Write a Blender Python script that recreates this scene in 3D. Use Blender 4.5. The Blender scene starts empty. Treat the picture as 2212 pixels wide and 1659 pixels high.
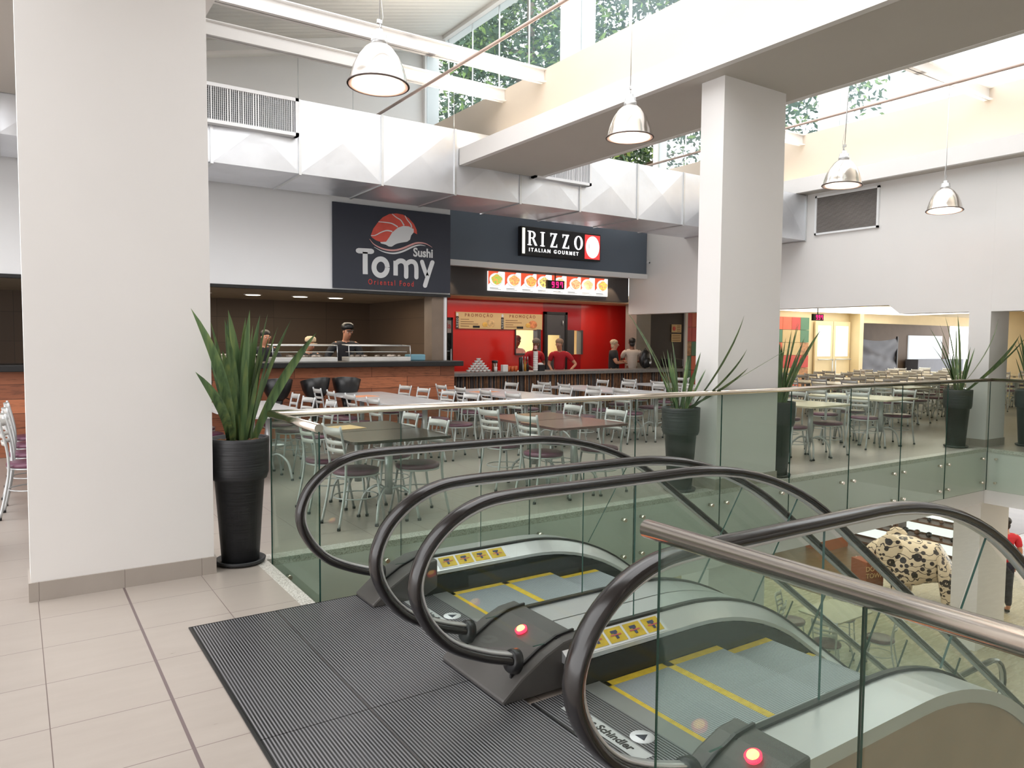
import bpy, bmesh, math, random
from mathutils import Vector, Matrix, noise as mnoise
random.seed(7)
S = bpy.context.scene
COL = S.collection
PI = math.pi
# ------------------------------------------------------------------ camera, world, exposure
FPX = 1603.0
cam = bpy.data.cameras.new('camera'); co = bpy.data.objects.new('camera', cam); COL.objects.link(co)
cam.sensor_width = 36.0; cam.lens = FPX / 2212 * 36.0; cam.clip_start = 0.05; cam.clip_end = 200
yaw, tilt, roll = math.radians(56.17), math.radians(-3.32), math.radians(.47)
fw = Vector((math.cos(yaw) * math.cos(tilt), math.sin(yaw) * math.cos(tilt), math.sin(tilt)))
rt = Vector((math.sin(yaw), -math.cos(yaw), 0)); up = rt.cross(fw)
r2 = rt * math.cos(roll) + up * math.sin(roll); u2 = -rt * math.sin(roll) + up * math.cos(roll)
M = Matrix((r2, u2, -fw)).transposed().to_4x4(); M.translation = Vector((0, 0, 1.57))
co.matrix_world = M
S.camera = co
S.view_settings.view_transform = 'Standard'; S.view_settings.look = 'None'
S.view_settings.gamma = 1.0; S.view_settings.use_curve_mapping = False
S.view_settings.exposure = 1.04
W = bpy.data.worlds.new('world'); S.world = W; W.use_nodes = True
bg = W.node_tree.nodes['Background']; bg.inputs[0].default_value = (.985, .975, .97, 1); bg.inputs[1].default_value = 1.65
try:
    S.cycles.max_bounces = 12; S.cycles.transparent_max_bounces = 40; S.cycles.glossy_bounces = 4; S.cycles.diffuse_bounces = 5
    S.cycles.use_denoising = True; S.cycles.caustics_reflective = False; S.cycles.caustics_refractive = False
except Exception: pass
def area(name, loc, size, power, color=(1, 1, 1), rot=(0, 0, 0), sy=None, parent=None):
    l = bpy.data.lights.new(name, 'AREA'); l.energy = power; l.color = color; l.shape = 'RECTANGLE'
    l.size = size; l.size_y = sy or size
    o = bpy.data.objects.new(name, l); COL.objects.link(o); o.location = loc; o.rotation_euler = rot
    if parent: o.parent = parent
    return o
# fill lights added under the lower slab and in the kiosks; hall slot's light
area('lower_fill_light', (10.5, 8.6, -.86), 4.5, 36, (1, .93, .78), sy=3)
area('lower_fill_light', (15, 8, -.86), 5, 62, (1, .93, .78), sy=4)
area('lower_fill_light', (16, 3.5, -.86), 4, 50, (1, .93, .8), sy=4)
area('hall_ceiling_light', (17.5, 9.6, 2.55), 6, 34, (1, .88, .62), sy=4)
area('kiosk_fill_light', (4.2, 13.0, 2.3), 3.5, 24, (1, .85, .65), sy=.8)
area('kiosk_fill_light', (10, 13.85, 2.48), 5, 15, (1, .88, .74), sy=.4)
area('kitchen_fill_light', (11.2, 16.0, 2.3), 3, 60, (1, .96, .75), sy=1.2)

# ------------------------------------------------------------------ materials
MATS = {}
def mat(name, col, rough=.5, metal=0., emit=None, es=0., spec=None, trans=None):
    if name in MATS: return MATS[name]
    m = bpy.data.materials.new(name); m.use_nodes = True
    b = m.node_tree.nodes['Principled BSDF']
    b.inputs['Base Color'].default_value = (*col, 1); b.inputs['Roughness'].default_value = rough; b.inputs['Metallic'].default_value = metal
    if emit: b.inputs['Emission Color'].default_value = (*emit, 1); b.inputs['Emission Strength'].default_value = es
    if spec is not None: b.inputs['Specular IOR Level'].default_value = spec
    MATS[name] = m; return m
def s2l(r, g, b): return tuple(((c / 255) / 12.92 if c / 255 <= .04045 else ((c / 255 + .055) / 1.055) ** 2.4) for c in (r, g, b))
class NT:
    def __init__(s, m): s.t = m.node_tree; s.b = s.t.nodes['Principled BSDF']
    def n(s, typ, **k):
        x = s.t.nodes.new(typ)
        for a, v in k.items():
            if a == 'ins':
                for i, w in v.items(): x.inputs[i].default_value = w
            else: setattr(x, a, v)
        return x
    def l(s, a, b): s.t.links.new(a, b)
    def co(s, scale=(1, 1, 1), loc=(0, 0, 0), rot=(0, 0, 0)):
        c = s.n('ShaderNodeTexCoord'); m = s.n('ShaderNodeMapping'); m.inputs['Scale'].default_value = scale
        m.inputs['Location'].default_value = loc; m.inputs['Rotation'].default_value = rot
        s.l(c.outputs['Object'], m.inputs[0]); return m.outputs[0]
    def ramp(s, fac, stops, const=False):
        r = s.n('ShaderNodeValToRGB'); r.color_ramp.interpolation = 'CONSTANT' if const else 'LINEAR'
        e = r.color_ramp.elements
        while len(e) < len(stops): e.new(.5)
        for k, (p, c) in enumerate(stops): e[k].position = p; e[k].color = (*c, 1)
        s.l(fac, r.inputs[0]); return r.outputs[0]
    def noise(s, vec, scale, detail=3, rough=.5):
        x = s.n('ShaderNodeTexNoise', ins={'Scale': scale, 'Detail': detail, 'Roughness': rough}); s.l(vec, x.inputs[0]); return x.outputs[0]
    def mix(s, fac, a, b):
        x = s.n('ShaderNodeMix', data_type='RGBA')
        for i, v in ((0, fac), (6, a), (7, b)):
            if hasattr(v, 'links'): s.l(v, x.inputs[i])
            elif isinstance(v, (int, float)): x.inputs[i].default_value = v
            else: x.inputs[i].default_value = (*v, 1)
        return x.outputs[2]
    def base(s, c): s.l(c, s.b.inputs['Base Color'])
    def bump(s, h, st=.2, d=.01):
        x = s.n('ShaderNodeBump', ins={'Strength': st, 'Distance': d}); s.l(h, x.inputs['Height']); s.l(x.outputs[0], s.b.inputs['Normal'])
def nmat(name, col, rough=.5, metal=0., var=.08, scale=3, **k):
    if name in MATS: return MATS[name]
    m = mat(name, col, rough, metal, **k); t = NT(m)
    f = t.noise(t.co(), scale, 4)
    a = tuple(max(0, c * (1 - var)) for c in col); b = tuple(min(1, c * (1 + var)) for c in col)
    t.base(t.ramp(f, [(.3, a), (.7, b)])); return m
WHITE = nmat('white_paint', (.80, .785, .775), .6, var=.015, scale=1.2)
WHITE2 = nmat('white_fascia_panel', (.84, .85, .87), .45, var=.015, scale=1.2)
CLER = nmat('warm_lit_clerestory', (.66, .58, .49), .6, var=.015, scale=1.2)  # warm lamp glow put into the wall colour, toned down from white
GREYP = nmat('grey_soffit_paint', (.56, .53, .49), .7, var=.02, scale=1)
ROOFM = mat('corrugated_roof', (.72, .71, .68), .6)
t = NT(ROOFM); w = t.n('ShaderNodeTexWave', ins={'Scale': 2.2}); w.bands_direction = 'Y'; t.l(t.co(), w.inputs[0]); t.bump(w.outputs[1], .5, .02)
def tile_mat(name, c1, c2, grout, loc=(0, 0, 0), rough=.3, size=(.455, .465), gw=.004, thick=True):
    m = mat(name, c1, rough); t = NT(m)
    c = t.n('ShaderNodeTexCoord'); sx = t.n('ShaderNodeSeparateXYZ'); t.l(c.outputs['Object'], sx.inputs[0])
    def line(out, off, per, wdt):
        a = t.n('ShaderNodeMath', operation='SUBTRACT'); t.l(out, a.inputs[0]); a.inputs[1].default_value = off
        d = t.n('ShaderNodeMath', operation='PINGPONG'); t.l(a.outputs[0], d.inputs[0]); d.inputs[1].default_value = per / 2
        e = t.n('ShaderNodeMath', operation='LESS_THAN'); t.l(d.outputs[0], e.inputs[0]); e.inputs[1].default_value = wdt / 2
        return e.outputs[0]
    lx = line(sx.outputs[0], loc[0], size[0], gw); ly = line(sx.outputs[1], loc[1], size[1], gw)
    mx = t.n('ShaderNodeMath', operation='MAXIMUM'); t.l(lx, mx.inputs[0]); t.l(ly, mx.inputs[1])
    out = mx.outputs[0]
    mp = t.co(scale=(1.2, 5, 1)); n1 = t.noise(mp, 2.2, 6, .6)
    col = t.mix(n1, c1, c2)
    col = t.mix(out, col, grout)
    if thick:
        l2 = line(sx.outputs[0], .533, 40, .014); col = t.mix(l2, col, s2l(112, 98, 98))
    t.base(col); t.bump(out, -.3, .002)
    n2 = t.ramp(n1, [(.2, (rough - .04,) * 3), (.8, (rough + .08,) * 3)]); t.l(n2, t.b.inputs['Roughness'])
    return m
TILE = tile_mat('porcelain_floor_tile', s2l(160, 150, 142), s2l(178, 169, 161), s2l(110, 96, 92), (.08, 3.43, 0))
TILEL = tile_mat('lower_floor_tile', s2l(172, 164, 142), s2l(184, 176, 152), s2l(120, 112, 96), (0, 0, 0), rough=.25, size=(.6, .6), gw=.006, thick=False)
SKIRTT = tile_mat('tile_baseboard', s2l(158, 149, 141), s2l(176, 168, 160), s2l(120, 112, 106), (.54, 0, 0), gw=.003, thick=False, rough=.35)
GRAN = mat('speckled_granite', (.5, .48, .44), .35); t = NT(GRAN)
v = t.n('ShaderNodeTexVoronoi', ins={'Scale': 160.}); t.l(t.co(), v.inputs[0]); t.base(t.ramp(v.outputs[1], [(.1, (.3, .28, .25)), (.4, (.62, .59, .54)), (.8, (.75, .73, .7))]))
def glass(name, tint, rough=.0, f=.03, body=0., bcol=(.3, .5, .4)):
    if name in MATS: return MATS[name]
    m = bpy.data.materials.new(name); m.use_nodes = True; t = m.node_tree; t.nodes.clear()
    out = t.nodes.new('ShaderNodeOutputMaterial'); tr = t.nodes.new('ShaderNodeBsdfTransparent'); tr.inputs[0].default_value = (*tint, 1)
    gl = t.nodes.new('ShaderNodeBsdfGlossy'); gl.inputs['Roughness'].default_value = rough; gl.inputs[0].default_value = (.9, .95, .92, 1)
    fr0 = t.nodes.new('ShaderNodeFresnel'); fr0.inputs[0].default_value = 1.42
    ge = t.nodes.new('ShaderNodeNewGeometry'); fr = t.nodes.new('ShaderNodeMath'); fr.operation = 'MULTIPLY_ADD'
    t.links.new(fr0.outputs[0], fr.inputs[1]); iv = t.nodes.new('ShaderNodeMath'); iv.operation = 'SUBTRACT'; iv.inputs[0].default_value = 1.0; t.links.new(ge.outputs['Backfacing'], iv.inputs[1]); t.links.new(iv.outputs[0], fr.inputs[0]); fr.inputs[2].default_value = 0.0
    mx = t.nodes.new('ShaderNodeMixShader'); t.links.new(fr.outputs[0], mx.inputs[0]); t.links.new(tr.outputs[0], mx.inputs[1]); t.links.new(gl.outputs[0], mx.inputs[2])
    last = mx
    if body:
        df = t.nodes.new('ShaderNodeBsdfDiffuse'); df.inputs[0].default_value = (*bcol, 1)
        m2 = t.nodes.new('ShaderNodeMixShader'); m2.inputs[0].default_value = body
        t.links.new(mx.outputs[0], m2.inputs[1]); t.links.new(df.outputs[0], m2.inputs[2]); last = m2
    t.links.new(last.outputs[0], out.inputs[0]); MATS[name] = m; return m
GLASS = glass('green_tinted_glass', (.895, .930, .900), body=.015, bcol=(.5, .75, .65))
GLASSE = glass('escalator_glass', (.955, .975, .962), body=.006, bcol=(.5, .75, .65))
GLASSW = glass('window_glass', (.90, .95, .97), body=.05, bcol=(.6, .85, 1))
GLASSC = glass('clear_glass', (.96, .98, .98))
GEDGE = mat('dark_glass_edge', (.02, .07, .055), .2)
STEEL = nmat('brushed_stainless_steel', (.88, .80, .71), .2, 1., var=.04, scale=9)
SILV = nmat('painted_silver_tube', (.56, .58, .59), .35, .45, var=.04, scale=6)
ALU = nmat('silver_deck_metal', (.68, .69, .70), .32, .75, var=.04, scale=4)
DUCT = nmat('galvanised_duct_sheet', (.78, .80, .84), .38, .78, var=.05, scale=2)
t = NT(DUCT); t.bump(t.noise(t.co(), 2.5, 3), .25, .03)
RUB = nmat('black_rubber_handrail', (.010, .008, .008), .2, var=.1, spec=.65)
PLAST = nmat('dark_grey_newel_plastic', (.075, .070, .066), .45, var=.08, scale=8)
BLACK = nmat('black_plastic', (.012, .012, .013), .35, var=.1)
SKIRT = mat('black_skirt_panel', (.010, .009, .009), .25, spec=.3)
YEL = nmat('yellow_edge_paint', s2l(208, 178, 44), .5, var=.15, scale=30)
def stripe_mat(name, axis, per, c1, c2, duty=.5, rough=.4, metal=.5, dist=.002):
    m = mat(name, c1, rough, metal); t = NT(m)
    c = t.n('ShaderNodeTexCoord'); sx = t.n('ShaderNodeSeparateXYZ'); t.l(c.outputs['Object'], sx.inputs[0])
    d = t.n('ShaderNodeMath', operation='PINGPONG'); t.l(sx.outputs[axis], d.inputs[0]); d.inputs[1].default_value = per / 2
    r = t.ramp(t_div(t, d.outputs[0], per / 2), [(max(0, duty - .12), c1), (min(1, duty + .12), c2)])
    n1 = t.noise(t.co(), 2.5, 4); r = t.mix(t.ramp(n1, [(.35, (0,) * 3), (.75, (.45,) * 3)]), r, tuple(x * .4 for x in c1))
    t.base(r); t.bump(d.outputs[0], -.6, dist); return m
def t_div(t, o, k):
    a = t.n('ShaderNodeMath', operation='DIVIDE'); t.l(o, a.inputs[0]); a.inputs[1].default_value = k; return a.outputs[0]
RIDGE = stripe_mat('ridged_landing_plate', 0, .014, s2l(150, 150, 154), s2l(14, 14, 18), .45)
TREAD = stripe_mat('grooved_step_tread', 1, .010, s2l(182, 190, 194), s2l(104, 112, 118), .5, metal=.15)
COMBM = nmat('comb_segment_metal', s2l(150, 152, 150), .35, .6)
LEAFM = nmat('sword_leaf_green', s2l(72, 96, 52), .42, var=.3, scale=6)
t = NT(LEAFM); f = t.noise(t.co(scale=(14, 14, 1)), 2, 3); t.base(t.ramp(f, [(.25, s2l(52, 74, 50)), (.5, s2l(96, 124, 80)), (.8, s2l(140, 156, 92))]))
POTM = nmat('charcoal_ribbed_pot', (.028, .029, .033), .5, var=.15, scale=10)
t = NT(POTM); w = t.n('ShaderNodeTexNoise', ins={'Scale': 1., 'Detail': 2.}); t.l(t.co(scale=(2, 2, 60)), w.inputs[0]); t.bump(w.outputs[0], .5, .01)
BARK = nmat('bark_chips', s2l(150, 112, 84), .9, var=.35, scale=30)
PURP = nmat('plum_vinyl_seat', s2l(112, 66, 88), .32, var=.08)
WTOP = nmat('white_laminate_top', s2l(205, 205, 206), .25, var=.02)
DTOP = nmat('dark_laminate_top', s2l(64, 56, 52), .22, var=.08, scale=5)
RTOP = nmat('reddish_brown_laminate_top', s2l(104, 76, 72), .22, var=.08, scale=5)
CTOP = nmat('cream_laminate_top', s2l(200, 190, 165), .25, var=.03)
WOODF = mat('orange_wood_planks', (.3, .12, .05), .45); t = NT(WOODF)
br = t.n('ShaderNodeTexBrick', ins={'Scale': 1., 'Mortar Size': .004, 'Brick Width': 1.3, 'Row Height': .19, 'Color1': (*s2l(192, 120, 84), 1), 'Color2': (*s2l(140, 84, 60), 1), 'Mortar': (*s2l(84, 48, 34), 1)})
t.l(t.co(rot=(PI / 2, 0, 0)), br.inputs[0]); n1 = t.noise(t.co(scale=(1.5, 1, 14)), 3, 6, .7)
t.base(t.mix(t.ramp(n1, [(.5, (0,) * 3), (.68, (.6,) * 3)]), br.outputs[0], s2l(68, 44, 36)))
BRTILE = mat('brown_wall_tile', s2l(84, 70, 58), .45); t = NT(BRTILE)
br = t.n('ShaderNodeTexBrick', ins={'Scale': 1., 'Mortar Size': .004, 'Brick Width': 1.1, 'Row Height': .5, 'Color1': (*s2l(92, 76, 62), 1), 'Color2': (*s2l(84, 69, 57), 1), 'Mortar': (*s2l(60, 50, 42), 1)}); br.offset = 0
t.l(t.co(rot=(PI / 2, 0, 0)), br.inputs[0]); t.base(br.outputs[0])
RED = nmat('glossy_red_panel', s2l(212, 40, 34), .16, var=.04, scale=2)
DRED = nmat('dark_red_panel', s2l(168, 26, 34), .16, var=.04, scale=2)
SLATE = nmat('blue_grey_fascia', s2l(98, 109, 124), .5, var=.04, scale=1)
DGREY = nmat('dark_grey_panel', s2l(72, 70, 72), .5, var=.05, scale=2)
NAVY = nmat('navy_sign_board', s2l(46, 50, 62), .55, var=.06, scale=1)
STONE = nmat('grey_stone_top', s2l(120, 118, 116), .35, var=.15, scale=25)
TAN = nmat('tan_poster_paper', s2l(212, 182, 132), .6, var=.03)
CREAM = nmat('cream_wall_paint', s2l(222, 204, 164), .6, var=.03)
BEIGE = nmat('beige_ceiling_paint', s2l(205, 190, 160), .7, var=.02)
SKINM = nmat('skin', s2l(196, 140, 112), .5, var=.04, scale=20)
SKIND = nmat('dark_skin', s2l(120, 78, 58), .5, var=.04, scale=20)
EWHITE = mat('lit_white', (1, 1, 1), .5, emit=(1, 1, 1), es=.75)
EWARM = mat('lit_warm_white', (1, .9, .7), .5, emit=(1, .88, .65), es=3.)
ELAMP = mat('lit_lamp_white', (1, 1, 1), .5, emit=(1, .95, .85), es=7.)
ERED = mat('lit_red_sign', (.5, .05, .05), .5, emit=(.9, .05, .05), es=.5)
LEDP = mat('pink_led_digits', (.5, .05, .1), .5, emit=(1, .01, .16), es=1.1)
SIGRED = mat('red_lettering', s2l(196, 66, 60), .5)
SALM = nmat('salmon_print', s2l(210, 84, 72), .5, var=.12, scale=6)
PWHITE = mat('white_print', (.68, .70, .72), .5)
PINK = mat('pale_pink_print', s2l(214, 160, 158), .5)

# ------------------------------------------------------------------ mesh helpers
class MB:
    def __init__(s): s.v = []; s.f = []; s.sm = []
    def add(s, vs, fs, sm=False):
        o = len(s.v); s.v += [tuple(v) for v in vs]; s.f += [tuple(i + o for i in f) for f in fs]; s.sm += [sm] * len(fs); return s
    def box(s, x0, x1, y0, y1, z0, z1):
        vs = [(x, y, z) for z in (z0, z1) for y in (y0, y1) for x in (x0, x1)]
        return s.add(vs, [(0, 2, 3, 1), (4, 5, 7, 6), (0, 1, 5, 4), (2, 6, 7, 3), (0, 4, 6, 2), (1, 3, 7, 5)])
    def ring(s, c, a, b, r, n, rb=None):
        rb = rb or r; return [c + a * math.cos(2 * PI * k / n) * r + b * math.sin(2 * PI * k / n) * rb for k in range(n)]
    def tube(s, pts, r, n=8, cap=True, closed=False):
        P = [Vector(p) for p in pts]; N = len(P); rr = r if isinstance(r, (list, tuple)) else [r] * N
        vs = []; ref = None
        for i in range(N):
            if closed: d = (P[(i + 1) % N] - P[i - 1]).normalized()
            else: d = (P[min(i + 1, N - 1)] - P[max(i - 1, 0)]).normalized()
            if ref is None:
                ref = Vector((0, 0, 1)) if abs(d.z) < .9 else Vector((1, 0, 0))
            a = (ref - d * ref.dot(d)).normalized(); b = d.cross(a); ref = a
            vs += s.ring(P[i], a, b, rr[i], n)
        fs = []
        for i in range(N if closed else N - 1):
            j = (i + 1) % N
            for k in range(n): fs.append((i * n + k, i * n + (k + 1) % n, j * n + (k + 1) % n, j * n + k))
        o = len(s.v); s.add(vs, fs, True)
        if cap and not closed:
            s.f += [tuple(o + k for k in range(n))[::-1], tuple(o + (N - 1) * n + k for k in range(n))]; s.sm += [False, False]
        return s
    def lathe(s, prof, n=24, c=(0, 0, 0), axis=None):
        c = Vector(c); vs = []
        for r, z in prof:
            for k in range(n):
                a = 2 * PI * k / n; p = Vector((r * math.cos(a), r * math.sin(a), z))
                if axis is not None: p = axis @ p
                vs.append(c + p)
        fs = []
        for i in range(len(prof) - 1):
            for k in range(n): fs.append((i * n + k, i * n + (k + 1) % n, (i + 1) * n + (k + 1) % n, (i + 1) * n + k))
        s.add(vs, fs, True); o = len(s.v) - len(vs)
        if prof[0][0] > 1e-4: s.f.append(tuple(o + k for k in range(n))[::-1]); s.sm.append(False)
        if prof[-1][0] > 1e-4: s.f.append(tuple(o + (len(prof) - 1) * n + k for k in range(n))); s.sm.append(False)
        return s
    def prism(s, poly, y0, y1, ax='y'):
        # poly in (x,z) extruded along y ; ax='x': poly in (y,z) ; ax='z': poly in (x,y)
        def p3(p, h): return {'y': (p[0], h, p[1]), 'x': (h, p[0], p[1]), 'z': (p[0], p[1], h)}[ax]
        n = len(poly); vs = [p3(p, y0) for p in poly] + [p3(p, y1) for p in poly]
        fs = [tuple(range(n)), tuple(range(2 * n - 1, n - 1, -1))] + [(k, k + n, (k + 1) % n + n, (k + 1) % n) for k in range(n)]
        return s.add(vs, fs)
    def strip(s, A, B, y0, y1):
        # solid band between two polylines A,B in (x,z), extruded y0..y1
        n = len(A)
        vs = [(p[0], y, p[1]) for y in (y0, y1) for L in (A, B) for p in L]
        fs = []
        for k in range(n - 1):
            fs += [(k, k + 1, n + k + 1, n + k), (2 * n + k, 3 * n + k, 3 * n + k + 1, 2 * n + k + 1), (k, 2 * n + k, 2 * n + k + 1, k + 1), (n + k, n + k + 1, 3 * n + k + 1, 3 * n + k)]
        fs += [(0, n, 3 * n, 2 * n), (n - 1, 3 * n - 1, 4 * n - 1, 2 * n - 1)]
        return s.add(vs, fs)
    def sphere(s, c, r, n=12, sc=(1, 1, 1)):
        pr = []
        m = n // 2
        for i in range(m + 1):
            a = -PI / 2 + PI * i / m; pr.append((max(1e-5, math.cos(a) * r), math.sin(a) * r))
        o = len(s.v); s.lathe(pr, n)
        for i in range(o, len(s.v)): v = s.v[i]; s.v[i] = (v[0] * sc[0] + c[0], v[1] * sc[1] + c[1], v[2] * sc[2] + c[2])
        return s
    def build(s, name, m, parent=None, bevel=0., loc=None, rot=None, fix=True):
        me = bpy.data.meshes.new(name); me.from_pydata(s.v, [], s.f)
        for p, k in zip(me.polygons, s.sm): p.use_smooth = k
        me.materials.append(m)
        if fix:
            b = bmesh.new(); b.from_mesh(me); bmesh.ops.recalc_face_normals(b, faces=b.faces); b.to_mesh(me); b.free()
        o = bpy.data.objects.new(name, me); COL.objects.link(o)
        if parent: o.parent = parent
        if loc: o.location = loc
        if rot: o.rotation_euler = rot
        if bevel:
            bv = o.modifiers.new('b', 'BEVEL'); bv.width = bevel; bv.segments = 2; bv.limit_method = 'ANGLE'; bv.angle_limit = .6
        return o
def tag(o, label=None, cat=None, group=None, kind=None):
    if label: o['label'] = label
    if cat: o['category'] = cat
    if group: o['group'] = group
    if kind: o['kind'] = kind
    return o
def thing(name, label, cat, loc=(0, 0, 0), rz=0., group=None):
    o = bpy.data.objects.new(name, None); COL.objects.link(o); o.location = loc; o.rotation_euler = (0, 0, rz); o.empty_display_size = .1
    return tag(o, label, cat, group)
def struct(name, mb, m, **k):
    o = mb.build(name, m, **k); o['kind'] = 'structure'; return o
KIDS = {}
def copy_tree(o, parent=None):
    c = o.copy(); COL.objects.link(c); c.parent = parent
    for ch in list(o.children): copy_tree(ch, c)
    return c
def B(*a): return MB().box(*a)
FONT = None
def text(s, size, m, parent=None, name='lettering', loc=(0, 0, 0), rot=(PI / 2, 0, 0), off=0., space=1., ext=.004, align='CENTER', sx=1.):
    cu = bpy.data.curves.new('t', 'FONT'); cu.body = s; cu.size = size; cu.offset = off; cu.space_character = space
    cu.extrude = ext; cu.align_x = align; cu.align_y = 'CENTER'; cu.resolution_u = 3
    o = bpy.data.objects.new('t', cu); COL.objects.link(o)
    bpy.context.view_layer.update()
    me = bpy.data.meshes.new_from_object(o.evaluated_get(bpy.context.evaluated_depsgraph_get()))
    bpy.data.objects.remove(o)
    me.materials.clear(); me.materials.append(m); me.name = name
    for v in me.vertices: v.co.x *= sx
    q = bpy.data.objects.new(name, me); COL.objects.link(q); q.location = loc; q.rotation_euler = rot
    if parent: q.parent = parent
    return q
def catmull(P, per=6):
    out = []; n = len(P)
    for i in range(n - 1):
        p0, p1, p2, p3 = P[max(i - 1, 0)], P[i], P[i + 1], P[min(i + 2, n - 1)]
        for k in range(per):
            u = k / per
            out.append(tuple(.5 * ((2 * b) + (-a + c) * u + (2 * a - 5 * b + 4 * c - d) * u * u + (-a + 3 * b - 3 * c + d) * u ** 3) for a, b, c, d in zip(p0, p1, p2, p3)))
    out.append(tuple(P[-1])); return out

# ------------------------------------------------------------------ setting
ZL = -3.2
fl = MB(); fl.box(-9, 1.37, -6, 5.3, -.05, 0).box(1.37, 2.2, 1.45, 4.2, -.3, -.02).box(-9, 27, 5.42, 17.5, -.05, 0).box(12.3, 27, -6, 5.42, -.05, 0).box(-9, 1.37, 5.3, 5.42, -.05, 0)
struct('floor', fl, TILE)
sl = MB().box(-9, 1.44, -6, 5.29, -.84, -.051).box(-9, 27, 5.29, 17.5, -.84, -.051).box(12.23, 27, -6, 5.29, -.84, -.051)
struct('ceiling', sl, WHITE)
g = MB().box(1.37, 1.455, 4.245, 5.29, -.05, .001).box(1.37, 12.3, 5.29, 5.42, -.05, .001).box(12.215, 12.3, -6, 5.29, -.05, .001).box(1.37, 1.455, -6, 1.45, -.05, .001)
struct('trim_1', g, GRAN)
lf = MB().box(-4, 34, -8, 26, ZL - .1, ZL); struct('floor', lf, TILEL)
def column(x0, x1, y0, y1, z0, z1, base=True):
    struct('wall_column', B(x0, x1, y0, y1, z0, z1), WHITE)
    if base: struct('baseboard_column', B(x0 - .012, x1 + .012, y0 - .012, y1 + .012, z0, z0 + .115), SKIRTT)
column(.045, 1.075, 5.17, 5.48, 0, 4.33)
column(6.17, 7.18, 5.3, 5.61, 0, 4.33)
column(12.348, 12.95, 5.36, 5.67, 0, 4.33)
for x in (.05, 6.17, 12.31): struct('wall_column', B(x, x + .95, 5.36, 5.75, ZL, -.84), WHITE)
# roof beams along y over the columns, light ledges and clerestories
for k, (xa, xb, yb) in enumerate(((-.23, 1.43, 10.34), (5.9, 7.5, 10.34), (12.03, 13.6, 10.34))):
    ya = -5
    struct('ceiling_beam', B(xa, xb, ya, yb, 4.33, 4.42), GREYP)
    struct('trim_beam', B(xa - .004, xa + .08, ya, yb, 4.326, 4.59).box(xb - .08, xb + .004, ya, yb, 4.326, 4.59), WHITE)
for xw in (.47, 6.6, 12.73):
    struct('wall_clerestory', B(xw, xw + .12, -5, 10.34, 4.42, 5.58), CLER); struct('wall_clerestory', B(xw, xw + .12, 10.341, 13.0, 4.93, 5.58), CLER)
    if xw > 1:
        posts = [8.26, 3.9, -.5]
        struct('window_frame', MB().box(xw, xw + .3, 12.9, 13.05, 5.58, 7.1).box(xw, xw + .3, -5, -4.9, 5.58, 7.1), WHITE)
        pm = MB()
        for y in posts: pm.box(xw, xw + .3, y, y + .42, 5.58, 7.02)
        pm.box(xw - .05, xw + .2, -5, 13, 6.98, 7.12)
        struct('trim_2', pm, WHITE)
        edges = [12.9] + [y + e for y in posts for e in (.42, 0)] + [-4.9]
        for i in range(0, len(edges), 2):
            a, b = edges[i + 1], edges[i]
            a, b = min(a, b), max(a, b)
            struct('window_%d' % (1 + i // 2 + (4 if xw > 7 else 0)), B(xw + .04, xw + .05, a, b, 5.58, 6.98), GLASSW)
            n = max(1, int((b - a) / 1.05)); mm = MB()
            for j in range(1, n + 1): yy = a + (b - a) * j / (n + 1); mm.box(xw + .035, xw + .057, yy - .008, yy + .008, 5.58, 6.98)
            struct('trim_3', mm, ALU)
# sawtooth roofs: high side on the clerestory
def roof(x0, x1, y0, y1, z1, slope):
    z0 = z1 - slope * (x1 - x0); vs = [(x0, y0, z0), (x1, y0, z1), (x1, y1, z1), (x0, y1, z0)]
    vs += [(x, y, z + .08) for x, y, z in vs]
    return MB().add(vs, [(0, 1, 2, 3), (7, 6, 5, 4), (0, 4, 5, 1), (1, 5, 6, 2), (2, 6, 7, 3), (3, 7, 4, 0)])
struct('ceiling_roof', roof(-3, 6.7, 9.0, 13, 7.08, .245), ROOFM); struct('ceiling_roof', roof(6.95, 12.83, 9.6, 13, 7.08, .245), ROOFM)
for y in (12.2, 9.6): # sloping rafters
    r = MB(); zf = lambda x: 7.08 - .245 * (6.7 - x)
    r.prism([(1.0, zf(1.0)), (6.6, zf(6.6)), (6.6, zf(6.6) - .16), (1.0, zf(1.0) - .16)], y - .1, y + .1); struct('ceiling_rafter', r, WHITE)
# steel beams along x and sprinkler pipes along y
def ibeam(y, x0, x1, z, h=.19, w=.13):
    m = MB().box(x0, x1, y - w / 2, y + w / 2, z, z + .012).box(x0, x1, y - w / 2, y + w / 2, z + h - .012, z + h).box(x0, x1, y - .006, y + .006, z, z + h)
    return m
for i, (y, x0, x1) in enumerate(((9.07, -.2, 6.6), (10.13, -.2, 6.6), (5.0, -.2, 6.6), (9.0, 6.75, 12.73), (5.7, 6.75, 12.73))):
    struct('ceiling_steel', ibeam(y, x0, x1, 5.38), WHITE)
for i, x in enumerate((5.0, 11.0)):
    tag(MB().tube([(x, 1.7, 5.22), (x, 12.9, 5.22)], .022).build('sprinkler_pipe', nmat('pink_grey_pipe_paint', s2l(205, 180, 168), .4)),
        ('pale pipe running under the sloped roof behind the largest bell lamp', 'pale pipe running below the clerestory on the right bay')[i], 'pipe')
# store-side walls
struct('wall_back', MB().box(-9, 6.6, 13.0, 13.12, 4.2, 7.1), WHITE); struct('wall_back', MB().box(6.6, 12.35, 13.0, 13.12, 4.2, 5.3), WHITE)
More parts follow.
